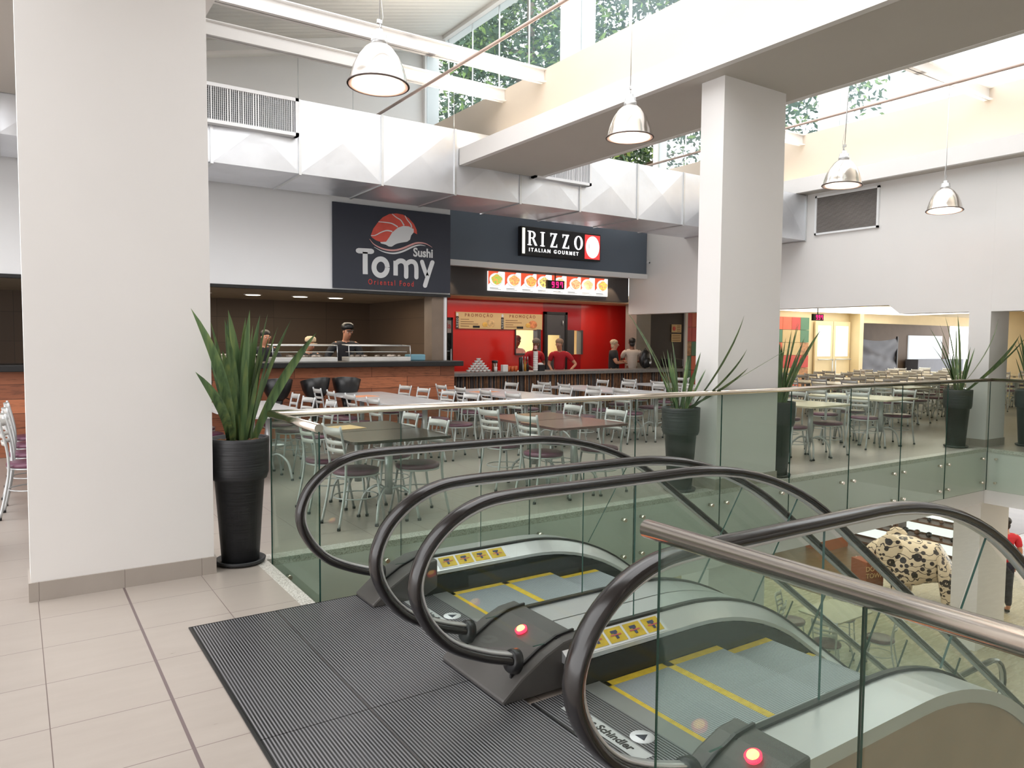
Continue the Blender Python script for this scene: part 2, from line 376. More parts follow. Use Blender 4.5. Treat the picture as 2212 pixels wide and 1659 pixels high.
# right wall with the opening to the back hall
zh = 2.23
pr = [(-3, zh - .15), (6.77, zh - .15), (6.96, zh), (13.4, zh), (13.4, 4.4), (-3, 4.4)]
struct('wall_right', MB().prism(pr, 12.35, 12.62, 'x'), WHITE)
struct('ceiling_light_block', B(-9, 5.2, -6.5, 1.6, 5.2, 5.3), WHITE); struct('ceiling_light_block', B(5.2, 27, -6.5, 3.4, 7.1, 7.2), WHITE)  # unseen slabs added over the camera to hold back foreground skylight
struct('wall_light_block', MB().box(-9, 27, -6.6, -6.5, ZL, 6.5), WHITE)  # unseen wall added behind the camera to dim light from the rear
# ------------------------------------------------------------------ back hall beyond the right wall
struct('ceiling_hall', B(12.62, 32, -3, 18, 2.62, 2.7), BEIGE)
struct('wall_hall', MB().box(14.95, 21.3, 14.6, 14.7, 0, 2.62), CREAM); struct('wall_hall', B(24, 24.1, -3, 10.2, 0, 2.62), CREAM)
sl = thing('light_slot', 'long glowing ceiling light slot over the back hall tables', 'ceiling light', (20.5, 11.6, 2.60))
MB().prism([(-2.6, 2.6), (.2, 2.9), (5.5, 2.3), (4.6, -1.2), (.3, -.7)][::-1], -.03, 0, 'z').build('diffuser', mat('lit_slot', (1, 1, 1), .5, emit=(1, .97, .85), es=1.3), sl)
ck = MB(); cols = [[], [], [], []]
TC = [nmat('red_photo_square', s2l(190, 60, 48), .5), nmat('orange_photo_square', s2l(206, 96, 60), .5), nmat('green_photo_square', s2l(72, 118, 86), .5), nmat('tan_photo_square', s2l(196, 170, 118), .5), nmat('food_photo_square', s2l(170, 120, 74), .5, var=.5, scale=12)]
ckt = thing('photo_panel', 'chequered wall panel of red, tan, green and food photo squares', 'wall panel', (14.9, 14.56, 0))
random.seed(5)
for i in range(14):
    for j in range(6):
        k = random.choice([0, 1, 3, 3, 4, 2, 0]); B(0, .44, -.03, 0, 0, .39).build('photo_square', TC[k], ckt, loc=(i * .45, 0, j * .4))
hl = thing('ceiling_light', 'bright rectangular ceiling light in the hall behind the far right plant', 'ceiling light', (18, 7.0, 2.3)); MB().box(-.5, .5, -1.2, .25, 0, .3).build('diffuser', EWHITE, hl); MB().tube([(0, -.4, .3), (0, -.4, .32)], .02, 6).build('bracket', WHITE, hl)
# doors with frosted panes and push bars
for i in range(2):
    x = 21.5 + i * .98
    d = thing('door_%d' % (i + 1), None, None, (x, 14.5, 0)); d['kind'] = 'structure'
    MB().box(0, .95, 0, .05, 0, 2.3).build('door_leaf', CREAM, d)
    MB().box(.12, .82, -.01, 0, 1.15, 2.15).build('pane', mat('frosted_pane', (.8, .85, .82), .3, emit=(.85, .95, .92), es=.35), d)
    MB().tube([(.05, -.08, 1.05), (.9, -.08, 1.05)], .02).tube([(.88 if i == 0 else .07, -.06, 0.1), (.88 if i == 0 else .07, -.06, 1.05)], .02).build('push_bar', SILV, d)
struct('wall_hall', MB().box(21.3, 23.75, 14.6, 14.75, 0, 2.62).box(23.5, 23.72, 14.2, 14.6, 0, 2.62).box(23.72, 32, 14.4, 14.5, 2.28, 2.62), CREAM)
struct('wall_alcove', MB().box(23.72, 33, 15.9, 16.0, 0, 2.62), nmat('brown_alcove_paint', s2l(96, 80, 66), .6))
tarp = MB(); nx, nz = 24, 14; vs = []; fs = []
for j in range(nz + 1):
    for i in range(nx + 1):
        u, v = i / nx, j / nz; vs.append((u * 2.65, .05 * math.sin(9 * v + 4 * u * u) * (1 - .3 * u) + .03 * mnoise.noise(Vector((u * 5, v * 6, 0))), v * 1.30 - .12 * math.sin(PI * u) * v))
for j in range(nz):
    for i in range(nx): a = j * (nx + 1) + i; fs.append((a, a + 1, a + nx + 2, a + nx + 1))
tarp.add(vs, fs, True)
tq = thing('cloth_screen', 'black crumpled cloth screen on posts in the back hall alcove', 'screen', (24.6, 15.0, 0))
tarp.build('cloth_sheet', nmat('black_tarpaulin', s2l(58, 60, 72), .4), tq, loc=(0, 0, .5))
for x in (-.03, 2.68): B(x - .03, x + .03, -.03, .03, 0, 1.85).build('post', BLACK, tq)
o = MB().box(0, 3.6, 0, .5, 0, .97).build('reception_counter', nmat('blue_grey_counter', s2l(88, 92, 104), .4), loc=(29.4, 15.3, 0)); tag(o, 'dark blue grey counter front at the far right of the back hall', 'counter')
o = MB().box(0, 2.6, 0, .05, 0, .95).build('pass_window', mat('lit_pass_window', (.3, .35, .4), .4, emit=(.85, .9, .95), es=.34), loc=(29.7, 15.85, .97)); tag(o, 'bright white window opening above the dark counter in back hall', 'window')

# ------------------------------------------------------------------ sushi kiosk (left)
struct('wall_kiosk', MB().box(-9, 6.6, 11.9, 12.02, 2.40, 4.95), WHITE2)
struct('trim_4', MB().box(-9, 6.6, 11.88, 12.0, 2.35, 2.40), BLACK)
struct('ceiling_kiosk', B(-9, 6.6, 12.02, 15.4, 2.36, 2.42), nmat('kiosk_ceiling_paint', s2l(150, 138, 120), .6))
struct('wall_kiosk', B(-9, 6.6, 15.3, 15.4, 0, 2.36), BRTILE); struct('wall_kiosk', B(6.48, 6.62, 12.36, 15.3, 0, 3.9), BRTILE); struct('wall_kiosk', B(6.54, 6.62, 12.03, 12.36, 0, 3.9), BRTILE)
struct('wall_pillar', B(6.26, 6.5, 11.95, 12.25, 1.21, 2.36), nmat('taupe_pillar', s2l(128, 112, 98), .5))
struct('trim_5', B(6.5, 6.535, 11.9, 12.0, 1.21, 2.40), WHITE2)
ct = thing('sushi_counter', 'long sushi bar counter with orange wood plank front and black top', 'counter', (3, 11.7, 0))
MB().box(-9, 3.53, -.1, .1, 0, 1.12).build('plank_front', WOODF, ct)
MB().box(-9.1, 3.62, -.28, .45, 1.12, 1.21).build('countertop', BLACK, ct, bevel=.01)
# sign board
sg = thing('sushi_sign', 'navy sign board with salmon sushi drawing reading Tomy Sushi Oriental Food', 'sign', (5.48, 11.88, 3.12))
B(-1.1, 1.1, -.03, 0, -.70, .705).build('board', NAVY, sg)
def P2(x, y, z=0): # crop pixel -> sign plane (1.05 mm per px of the crop, shear removed)
    u = (x - 35) / (2065 - 35); top = 92 + (310 - 92) * u; bot = 1530 + (1620 - 1530) * u
    return (-1.1 + 2.2 * u, .705 - 1.405 * (y - top) / (bot - top))
def poly(pts, m, name, y=-.034, th=.004):
    return MB().prism([P2(*p) for p in pts], y - th, y).build(name, m, sg)
poly([(648, 655), (690, 540), (775, 425), (850, 350), (960, 295), (1085, 285), (1200, 305), (1300, 365), (1390, 460), (1440, 560), (1447, 630), (1385, 600), (1385, 545), (1300, 500), (1200, 492), (1110, 520), (1010, 600), (960, 680), (905, 755), (830, 765), (740, 735), (670, 690)], SALM, 'salmon_slice')
poly([(805, 765), (905, 755), (960, 680), (1010, 600), (1110, 520), (1200, 492), (1300, 500), (1385, 545), (1385, 600), (1340, 650), (1320, 720), (1270, 755), (1160, 772), (1100, 785), (1060, 800), (1000, 838), (950, 835), (900, 805), (820, 785)], PWHITE, 'rice', y=-.036)
def stroke(pts, w, m, name, y=-.038):
    c = catmull([P2(*p) for p in pts], 5); n = len(c); A = []; Bq = []
    for i, p in enumerate(c):
        q0, q1 = c[max(0, i - 1)], c[min(n - 1, i + 1)]; dx, dz = q1[0] - q0[0], q1[1] - q0[1]; L = math.hypot(dx, dz) or 1
        ww = (w(i / (n - 1)) if callable(w) else w) / 2 * 2.2 / 2030
        A.append((p[0] - dz / L * ww, p[1] + dx / L * ww)); Bq.append((p[0] + dz / L * ww, p[1] - dx / L * ww))
    return MB().strip(A, Bq, y - .003, y).build(name, m, sg)
for q in ([(648, 655), (720, 650), (830, 595), (920, 570), (1010, 585)], [(775, 425), (900, 435), (1010, 455), (1105, 510)], [(1010, 295), (1080, 350), (1160, 400), (1215, 485)], [(1230, 320), (1270, 390), (1330, 460), (1350, 520)]):
    stroke(q, lambda u: 10 + 12 * u, PWHITE, 'salmon_line')
stroke([(625, 710), (700, 800), (850, 875), (1020, 900), (1180, 870), (1400, 785), (1520, 775), (1620, 795), (1720, 850)], lambda u: 4 + 26 * math.sin(PI * u), PINK, 'wave_line')
stroke([(700, 845), (850, 920), (1020, 950), (1180, 920), (1380, 835), (1500, 810), (1600, 825)], lambda u: 4 + 24 * math.sin(PI * u), PWHITE, 'wave_line')
# letters T o m y as strokes
LW = 82
def rnd(pts, w=LW, name='letter', m=PWHITE, per=6):
    o = stroke(pts, w, m, name, y=-.036)
    for p in (pts[0], pts[-1]):
        x, z = P2(*p); MB().prism([(x + w / 2 * .001083 * math.cos(2 * PI * k / 14), z + w / 2 * .000985 * math.sin(2 * PI * k / 14)) for k in range(14)], -.0405, -.0392).build('letter_end', m, sg)
rnd([(440, 908), (550, 912), (660, 918)]); stroke([(553, 930), (553, 1100), (553, 1200), (555, 1300)], LW, PWHITE, 'letter', -.036)
ov = [(812 + 113 * math.cos(a), 1183 + 137 * math.sin(a)) for a in [2 * PI * k / 16 for k in range(17)]]
stroke(ov, LW, PWHITE, 'letter', -.0365)
stroke([(1068, 1075), (1068, 1200), (1068, 1320)], 76, PWHITE, 'letter', -.036)
rnd([(1080, 1110), (1140, 1075), (1210, 1090), (1250, 1160), (1252, 1340)], 76); rnd([(1260, 1120), (1330, 1085), (1400, 1105), (1432, 1180), (1434, 1350)], 74)
rnd([(1535, 1090), (1580, 1220), (1635, 1350)], 72); rnd([(1725, 1100), (1660, 1280), (1590, 1490)], 76)
text('Sushi', .21, PWHITE, sg, loc=(.55, -.036, -.02), off=.006, ext=.002, sx=.9)
text('Oriental Food', .13, SIGRED, sg, loc=(-.06, -.036, -.573), off=.001, space=1.45, ext=.002, sx=.78)
# recessed lights in the kiosk ceiling
for i, (x, y) in enumerate(((2.7, 13.6), (3.55, 13.6), (4.4, 13.6), (5.08, 13.6))):
    d = thing('recessed_light', ('leftmost','second from left','third from left','rightmost')[i] + ' round glowing recessed light in the sushi kiosk ceiling', 'ceiling light', (x, y, 2.36), group='recessed lights over the sushi bar')
    MB().lathe([(.15, -.012), (.16, 0)], 20).build('trim_ring', WHITE, d); MB().lathe([(.125, -.016), (.125, -.010)], 20).build('diffuser', EWARM, d)
# glass sushi cases
for i, (x0, x1) in enumerate(((3.35, 4.40), (4.60, 5.72))):
    c = thing('sushi_case', ('curved glass sushi display case on bar behind the tall plant', 'curved glass sushi display case on bar with pale folded cloth beside')[i], 'display case', (x0, 11.75, 1.21)); w = x1 - x0
    MB().box(0, w, -.05, .3, 0, .07).build('base', nmat('pale_case_metal', (.75, .74, .72), .35, .3), c, bevel=.006)
    A = [(-.04, .07), (-.04, .17), (-.02, .24), (.03, .27), (.28, .27)]; mbx = MB()
    for (a, b), (e, f) in zip(A[:-1], A[1:]):
        mbx.add([(0, a, b), (w, a, b), (w, e, f), (0, e, f)], [(0, 1, 2, 3)])
    mbx.build('curved_glass', GLASSC, c)
    MB().tube([(0, -.02, .26), (w, -.02, .26)], .009).tube([(0, .28, .27), (w, .28, .27)], .009).tube([(0, -.04, .07), (0, -.02, .26), (0, .28, .27)], .008).tube([(w, -.04, .07), (w, -.02, .26), (w, .28, .27)], .008).build('rail', ALU, c)
    MB().box(.05, w - .05, 0, .25, .15, .16).build('shelf', ALU, c)
    tr = MB(); random.seed(i)
    for k in range(14): tr.sphere((.1 + (w - .2) * random.random(), .02 + .15 * random.random(), .09), .02 + .015 * random.random(), 8, (1.6, 1, .7))
    tag(tr.build('sushi_piece', nmat('mixed_food', (.62, .5, .42), .5, var=.5, scale=30), c), kind='stuff')
o = MB().box(0, .32, 0, .2, 0, .11).build('folded_cloth', nmat('light_blue_cloth', s2l(120, 165, 182), .8), loc=(5.74, 11.8, 1.21), bevel=.02); tag(o, 'light blue folded cloth on the sushi bar right of the glass case', 'cloth')
o = MB().box(0, .6, 0, .25, 0, .1).box(-.02, .62, -.02, .27, .1, .125).build('storage_tray', nmat('off_white_plastic', s2l(205, 195, 180), .4), loc=(2.5, 11.75, 1.21), bevel=.01); tag(o, 'white lidded plastic tray on the left end of the sushi bar', 'container')
# bar stools
bs = thing('bar_stool', '', 'stool', (0, 0, 0), group='bar stools at the sushi counter')
mb1 = MB(); n = 24; pr = []
for r, z, kx in ((.02, .60, 0), (.08, .61, 0), (.14, .66, .01), (.185, .74, .02), (.215, .84, .03), (.205, .842, .03), (.175, .74, .02), (.14, .69, .01), (.10, .665, 0), (.01, .66, 0)): pr.append((r, z, kx))
vs = []
for r, z, kx in pr:
    for k in range(n):
        a = 2 * PI * k / n; back = max(0, (z - .73)) * 2.1; vs.append((r * math.cos(a), r * math.sin(a) - back * .25 * 0, z + (1 - math.sin(a)) * .5 * max(0, z - .72) * .75))
fs = [(i * n + k, i * n + (k + 1) % n, (i + 1) * n + (k + 1) % n, (i + 1) * n + k) for i in range(len(pr) - 1) for k in range(n)]
mb1.add(vs, fs, True).build('seat_shell', BLACK, bs)
MB().lathe([(.05, .30), (.055, .5), (.085, .62)], 16).build('seat_stem', BLACK, bs)
MB().lathe([(.03, .05), (.03, .4)], 12).build('gas_column', SILV, bs); MB().lathe([(.19, 0), (.19, .012), (.05, .04), (.03, .06)], 24).build('base', ALU, bs)
MB().tube([(.03, .0, .68), (.17, .02, .62)], .008, 6).build('lever', BLACK, bs)
SL = ['leftmost black tulip bar stool, mostly behind the tall plant', 'second black tulip bar stool from left, behind the tall plant', 'black tulip bar stool just right of the tall plant', 'black tulip bar stool second from the right at sushi counter', 'rightmost black tulip bar stool at the sushi counter']
for i, (x, rz) in enumerate(((2.1, .1), (2.68, -.2), (3.24, -.1), (3.82, .25), (4.32, -.5))):
    s_ = bs if i == 0 else copy_tree(bs); s_.location = (x, 11.12, .08 if i < 3 else .06 if i == 3 else .03); s_.location.z = 0; s_.scale = (1.05, 1.05, 1.07); s_.rotation_euler = (0, 0, rz); s_['label'] = SL[i]

# ------------------------------------------------------------------ italian kiosk
struct('wall_fascia', B(6.6, 12.34, 12.8, 12.92, 3.15, 4.2), SLATE)
struct('trim_6', B(6.6, 12.34, 12.76, 12.9, 3.04, 3.15), WHITE2)
struct('wall_menu_band', B(6.6, 12.34, 13.4, 13.5, 2.52, 3.12), DGREY)
struct('ceiling_kiosk', MB().box(6.6, 14, 12.92, 13.4, 3.12, 3.2).box(6.6, 15, 13.5, 14.7, 2.5, 2.56), nmat('peach_soffit', s2l(224, 196, 160), .6))
struct('wall_red', MB().box(6.6, 9.80, 14.5, 14.6, 0, 2.6).box(9.80, 10.42, 14.5, 14.6, 1.83, 2.6).box(9.80, 10.42, 14.5, 14.6, 0, 1.28).box(10.42, 10.60, 14.5, 14.6, 0, 2.6), RED)
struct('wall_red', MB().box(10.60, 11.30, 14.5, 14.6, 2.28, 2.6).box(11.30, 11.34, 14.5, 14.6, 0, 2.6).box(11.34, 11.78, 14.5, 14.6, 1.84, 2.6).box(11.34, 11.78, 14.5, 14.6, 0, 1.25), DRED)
struct('wall_red', MB().box(11.78, 14.2, 14.5, 14.6, 0, 2.6), RED)
struct('wall_kitchen', MB().box(8.8, 14.0, 17.2, 17.3, 0, 2.6), mat('pale_yellow_tile', s2l(222, 220, 168), .35, emit=s2l(222, 220, 168), es=0))
struct('ceiling_kitchen', B(8.8, 14, 14.6, 17.3, 2.6, 2.66), CREAM)
struct('window_9', MB().box(9.78, 9.80, 14.46, 14.62, 1.26, 1.85).box(10.40, 10.50, 14.44, 14.62, 1.26, 1.85).box(9.78, 10.5, 14.44, 14.62, 1.24, 1.28).box(11.30, 11.52, 14.44, 14.62, 1.25, 1.85).box(11.74, 11.80, 14.44, 14.62, 1.25, 1.85), DGREY)
d = thing('door_3', None, None, (10.60, 14.45, 0)); d['kind'] = 'structure'
MB().box(0, .07, -.02, .1, 0, 2.28).box(.63, .70, -.02, .1, 0, 2.28).box(0, .70, -.02, .1, 2.22, 2.28).build('door_frame', BLACK, d)
MB().box(.07, .63, 0, .05, 0, 1.2).box(.07, .63, 0, .05, 1.72, 2.22).box(.07, .12, 0, .05, 1.2, 1.72).box(.5, .63, 0, .05, 1.2, 1.72).build('door_leaf', DGREY, d)
MB().box(.12, .5, .02, .03, 1.2, 1.72).build('pane', GLASSC, d)
MB().tube([(.55, -.03, 1.95), (.55, -.03, 2.08)], .012, 6).build('door_handle', ALU, d)
# grey column, dark menu wall at the right end
struct('wall_pillar', B(12.72, 13.2, 13.5, 13.9, 0, 2.5), nmat('grey_gloss_pillar', s2l(150, 142, 132), .2))
struct('wall_dark', B(13.2, 14.85, 13.95, 14.1, 0, 2.5), nmat('dark_brown_panel', s2l(46, 36, 38), .4))
struct('trim_7', B(14.85, 14.95, 13.9, 14.1, 0, 2.5), WHITE)
for i, (z0, z1) in enumerate(((1.83, 2.03), (1.58, 1.78))):
    p = thing('menu_poster', ('upper tan poster with food photo on dark panel', 'lower plain tan text poster on dark panel')[i], 'poster', (14.38, 13.93, z0))
    B(0, .36, 0, .012, 0, .21).build('sheet', TAN, p)
    if i == 0: MB().sphere((.09, -.002, .1), .06, 10, (1, .08, 1)).build('food_photo', SALM, p)
    m_ = MB()
    for k in range(4): m_.box(.2 if i == 0 else .03, .32, -.003, 0, .03 + k * .045, .045 + k * .045)
    m_.build('text_line', nmat('brown_ink', s2l(120, 80, 56), .6), p)
o = MB().box(0, .5, 0, .3, 0, .2).build('cash_register', BLACK, loc=(13.35, 13.0, .96), bevel=.02); tag(o, 'black cash register on the right end of the stick-fronted counter', 'cash register')
# counter with sticks
rc = thing('pasta_counter', 'long counter with dark vertical stick front and grey stone top', 'counter', (6.75, 12.35, 0))
MB().box(0, 6.4, .05, .6, 0, .88).build('body', nmat('dark_counter_body', s2l(58, 52, 52), .6), rc)
MB().box(-.12, 6.5, -.06, .65, .88, .95).build('countertop', STONE, rc, bevel=.006)
random.seed(3); sa, sb = MB(), MB(); x = .02
while x < 6.35:
    q = random.choice((sa, sb, sa)); t0 = random.uniform(-.02, .02); w_ = random.uniform(.006, .013)
    q.tube([(x, .03, .01), (x + t0 * .5 + random.uniform(-.008, .008), .025, .45), (x + t0, .03, .88)], w_, 5, cap=False); x += random.uniform(.026, .052)
tag(sa.build('stick_cladding', nmat('brown_stick', s2l(138, 96, 66), .7, var=.3, scale=20), rc), kind='stuff'); tag(sb.build('stick_cladding', nmat('grey_stick', s2l(96, 88, 86), .7, var=.3, scale=20), rc), kind='stuff')
# lit sign
rs = thing('restaurant_sign', 'black lit box sign reading RIZZO ITALIAN GOURMET with white plate on red', 'sign', (9.76, 12.66, 3.63))
B(-1.07, 1.05, -.0, .13, -.30, .30).build('sign_box', BLACK, rs, bevel=.01)
B(-1.05, -.99, -.012, .0, -.26, .26).build('light_strip', mat('lit_cream', (1, 1, .8), .5, emit=(.8, .8, .65), es=.9), rs)
B(.60, 1.02, -.010, .0, -.26, .26).build('red_panel', ERED, rs)
MB().prism([(.81 + .185 * math.cos(a), .235 * math.sin(a)) for a in [2 * PI * k / 32 for k in range(32)]], -.02, -.010).build('plate_symbol', EWHITE, rs)
MB().prism([(.70 + .006 * math.cos(a), .09 * math.sin(a)) for a in [2 * PI * k / 12 for k in range(12)]], -.022, -.02).build('plate_line', nmat('grey_ink', (.3, .3, .3), .5), rs)
def serif(cx, kind):
    m = MB(); h = .15; w = .052; y0, y1 = -.014, 0
    bar = lambda x0, x1, z0, z1: m.box(cx + x0, cx + x1, y0, y1, z0, z1)
    z0, z1 = -.0, .29
    if kind == 'I': bar(-.022, .022, z0, z1); bar(-.055, .055, z0, z0 + .014); bar(-.055, .055, z1 - .014, z1)
    if kind == 'R':
        bar(-.09, -.05, z0, z1); bar(-.12, -.02, z0, z0 + .014); bar(-.12, -.05, z1 - .014, z1)
        out = [(cx - .05, z1)] + [(cx - .01 + .085 * math.cos(a), z1 - .075 + .075 * math.sin(a)) for a in [PI / 2 - PI * k / 12 for k in range(13)]] + [(cx - .05, z1 - .15)]
        inn = [(cx - .05, z1 - .018)] + [(cx - .015 + .05 * math.cos(a), z1 - .075 + .057 * math.sin(a)) for a in [PI / 2 - PI * k / 12 for k in range(13)]] + [(cx - .05, z1 - .132)]
        m.strip(out, inn, y0, y1); m.prism([(cx - .01, z1 - .14), (cx + .03, z1 - .14), (cx + .12, z0), (cx + .07, z0)], y0, y1)
    if kind == 'Z':
        bar(-.08, .08, z1 - .022, z1); bar(-.08, .085, z0, z0 + .022); m.prism([(cx - .085, z0), (cx - .035, z0), (cx + .08, z1), (cx + .03, z1)], y0, y1)
        m.prism([(cx - .08, z1), (cx - .08, z1 - .07), (cx - .06, z1 - .02)], y0, y1); m.prism([(cx + .085, z0), (cx + .085, z0 + .07), (cx + .065, z0 + .02)], y0, y1)
    if kind == 'O':
        N = 24; an = [2 * PI * k / N for k in range(N + 1)]
        m.strip([(cx + .115 * math.cos(a), .145 + .15 * math.sin(a)) for a in an], [(cx + .066 * math.cos(a), .145 + .132 * math.sin(a)) for a in an], y0, y1)
    m.build('letter', EWHITE, rs).location = (0, 0, -.08)
for cx, k in ((-.80, 'R'), (-.54, 'I'), (-.25, 'Z'), (.07, 'Z'), (.42, 'O')): serif(cx, k)
text('ITALIAN GOURMET', .105, EWHITE, rs, 'letter_line', loc=(-.23, -.004, -.175), off=.0012, space=1.5, ext=.004, sx=1.02)
# menu light boxes
EMENU = mat('lit_menu_white', (.3, .3, .3), .5, emit=(1, .98, .95), es=.52)
ERED2 = mat('lit_menu_red', (.3, .05, .03), .5, emit=(.8, .1, .04), es=.5)
foods = [((.75, .3, .08), (.25, .5, .08)), ((.8, .5, .15), (.6, .25, .12)), ((.75, .2, .08), (.8, .45, .1)), ((.85, .75, .2), (.3, .2, .1)), ((.8, .4, .2), (.85, .6, .3)), ((.8, .25, .12), (.85, .5, .25)), ((.85, .6, .3), (.75, .45, .2)), ((.75, .25, .15), (.85, .6, .1))]
for i, (c1, c2) in enumerate(foods):
    mb_ = thing('menu_board', None, 'menu board', (8.33 + i * .417, 13.36, 2.63), group='lit menu boards over the pasta counter')
    mb_['label'] = ('leftmost', 'second', 'third', 'fourth', 'fifth', 'sixth', 'seventh', 'rightmost')[i] + (' of eight' if 0 < i < 7 else '') + ' lit food photo menu board' + (' counted from the left' if 0 < i < 7 else ' in the row above the red wall')
    B(0, .395, 0, .04, 0, .41).build('box', EMENU, mb_)
    MB().prism([(0, .41), (.26 + .04 * (i % 3), .41), (0, .12)], -.004, 0).build('red_corner', ERED2, mb_)
    fm = mat('food_photo_%d' % i, c1, .5, emit=c1, es=.6); t = NT(fm); v = t.noise(t.co(), 30, 3)
    r_ = t.ramp(v, [(.4, c1), (.6, c2)]); t.l(r_, t.b.inputs['Emission Color']); t.base(r_)
    cx, cz = .22 + .03 * ((i * 7) % 3 - 1), .24
    MB().prism([(cx + .17 * math.cos(a), cz + .14 * math.sin(a)) for a in [2 * PI * k / 20 for k in range(20)]], -.006, -.003).build('plate_rim', mat('lit_grey', (.7, .7, .7), .5, emit=(.3, .27, .25), es=.6), mb_)
    MB().prism([(cx + .16 * math.cos(a), cz + .13 * math.sin(a)) for a in [2 * PI * k / 20 for k in range(20)]], -.007, -.005).build('plate', EMENU, mb_)
    MB().prism([(cx + .02 + (.135 + .012 * math.sin(5 * a)) * math.cos(a), cz + (.105 + .01 * math.cos(4 * a)) * math.sin(a)) for a in [2 * PI * k / 20 for k in range(20)]], -.009, -.006).build('food', fm, mb_)
    MB().box(.04, .25, -.004, 0, .05, .062).box(.04, .32, -.004, 0, .025, .032).build('text_line', nmat('grey_ink', (.3, .3, .3), .5), mb_)
# queue number displays
def display(loc, label, s=1.):
    d = thing('number_display', label, 'number display', loc)
    B(-.23 * s, .23 * s, 0, .06, -.09 * s, .09 * s).build('case', BLACK, d); B(-.01, .01, .02, .04, .09 * s, .3 * s).build('bracket', BLACK, d)
    seg = {'9': 'abcdfg', '7': 'abcf'}; h, w = .055 * s, .05 * s
    for k, ch in enumerate('997'):
        ox = (k - .9) * .115 * s; m = MB()
        R = {'a': (0, w, 2 * h - .006, 2 * h + .006), 'g': (0, w, h - .006, h + .006), 'd': (0, w, -.006, .006), 'b': (w - .006, w + .006, h, 2 * h), 'c': (w - .006, w + .006, 0, h), 'f': (-.006, .006, h, 2 * h), 'e': (-.006, .006, 0, h)}
        for q in seg[ch]: a = R[q]; m.box(ox + a[0] - .004, ox + a[1] + .004, -.006, 0, a[2] - h - .003, a[3] - h + .003)
        m.build('digit', LEDP, d)
display((9.83, 12.98, 2.80), 'black LED display showing 997 hanging in front of menu boards')
display((18.2, 12.2, 2.28), 'small black LED display showing 997 by the chequered photo wall', 1.)
# promotion banner
pb = thing('promotion_banner', 'tan paper banner with two PROMOÇÃO offers on the red wall', 'banner', (8.18, 14.47, 1.84))
B(0, 2.38, 0, .015, 0, .37).build('sheet', TAN, pb)
INK = nmat('dark_red_ink', s2l(130, 40, 34), .6); INK2 = nmat('brown_ink', s2l(120, 80, 56), .6)
for k in range(2):
    ox = k * 1.2
    B(ox + .0, ox + .07, -.004, 0, .0, .27).build('black_band', BLACK, pb)
    text('RIZZO', .07, PWHITE, pb, 'band_lettering', loc=(ox + .035, -.008, .13), rot=(PI / 2, -PI / 2, 0), space=1.1, ext=.001)
    MB().prism([(ox + .035 + .028 * math.cos(a), .31 + .04 * math.sin(a)) for a in [2 * PI * j / 14 for j in range(14)]], -.006, 0).build('plate_symbol', PWHITE, pb)
    text('PROMOÇÃO', .10, INK, pb, 'headline', loc=(ox + .60, -.003, .30), space=1.5, ext=.001)
    m = MB()
    for j in range(4): m.box(ox + .12, ox + .34 + .12 * ((j * 5 + k) % 3), -.003, 0, .05 + j * .05, .062 + j * .05)
    m.build('text_line', INK2, pb); B(ox + .44, ox + .62, -.004, 0, .02, .07).build('price_box', BLACK, pb)
    MB().sphere((ox + .9, 0, .12), .13, 14, (1, .03, .75)).build('plate_photo', nmat('photo_orange_' + str(k), ((.62, .42, .2), (.7, .25, .1))[k], .5, var=.4, scale=14), pb)
    MB().sphere((ox + .76, -.003, .10), .07, 12, (1, .05, .8)).build('side_dish_photo', nmat('photo_yellow', (.75, .45, .1), .5, var=.2, scale=12), pb)
# small lights under the fascia
for i, x in enumerate((7.3, 9.95, 10.9, 11.75)):
    d = thing('spotlight', ('leftmost', 'second', 'third', 'rightmost')[i] + ' small spotlight under the blue grey fascia, above the menu boards', 'spotlight', (x, 13.15, 3.115), group='spotlights above the menu boards')
    MB().lathe([(.03, -.02), (.035, .01)], 12).build('bulb', ELAMP, d)
    l = bpy.data.lights.new('spot', 'SPOT'); l.energy = 14; l.color = (1, .72, .45); l.spot_size = 1.1; l.shadow_soft_size = .03
    lo = bpy.data.objects.new('spot', l); COL.objects.link(lo); lo.location = (0, 0, -.03); lo.rotation_euler = (.25, 0, 0); lo.parent = d
# drinks fridge
fr = thing('drinks_fridge', 'black upright glass-door drinks fridge beside the red wall', 'fridge', (6.64, 13.03, 0))
MB().box(0, .04, 0, .55, 0, 2.03).box(.62, .66, 0, .55, 0, 2.03).box(0, .66, .5, .55, 0, 2.03).box(0, .66, 0, .55, 0, .25).box(0, .66, 0, .55, 1.98, 2.03).build('cabinet', BLACK, fr)
MB().box(.04, .62, .0, .4, 1.72, 1.97).build('header', nmat('fridge_header', s2l(180, 160, 150), .4), fr)
text('Cola', .16, SIGRED, fr, 'header_lettering', loc=(.46, -.004, 1.86), off=.003, ext=.001)
MB().box(.04, .62, .01, .018, .27, 1.7).build('door', GLASSC, fr); MB().tube([(.6, -.03, .9), (.6, -.03, 1.4)], .012, 6).build('door_handle', ALU, fr)
for z in (.65, 1.0, 1.35): MB().box(.04, .62, .05, .48, z, z + .012).build('shelf', PWHITE, fr)
cn = [nmat('red_can', s2l(150, 40, 46), .3, .3), nmat('silver_blue_can', s2l(120, 140, 160), .3, .5), nmat('green_can', s2l(150, 180, 90), .3, .3)]
for z, mi, ln in ((1.362, 0, 'red drink can on the top shelf of the fridge'), (1.012, 1, 'silver blue drink can on the middle shelf of the fridge'), (.662, 2, 'green drink can on the lower shelf of the fridge')):
    for k in range(5):
        o = MB().lathe([(.028, 0), (.033, .01), (.033, .13), (.026, .145)], 12).build('drink_can', cn[mi], loc=(6.76 + k * .1, 13.18, z)); tag(o, ln, 'can', 'cans of one colour on one fridge shelf')
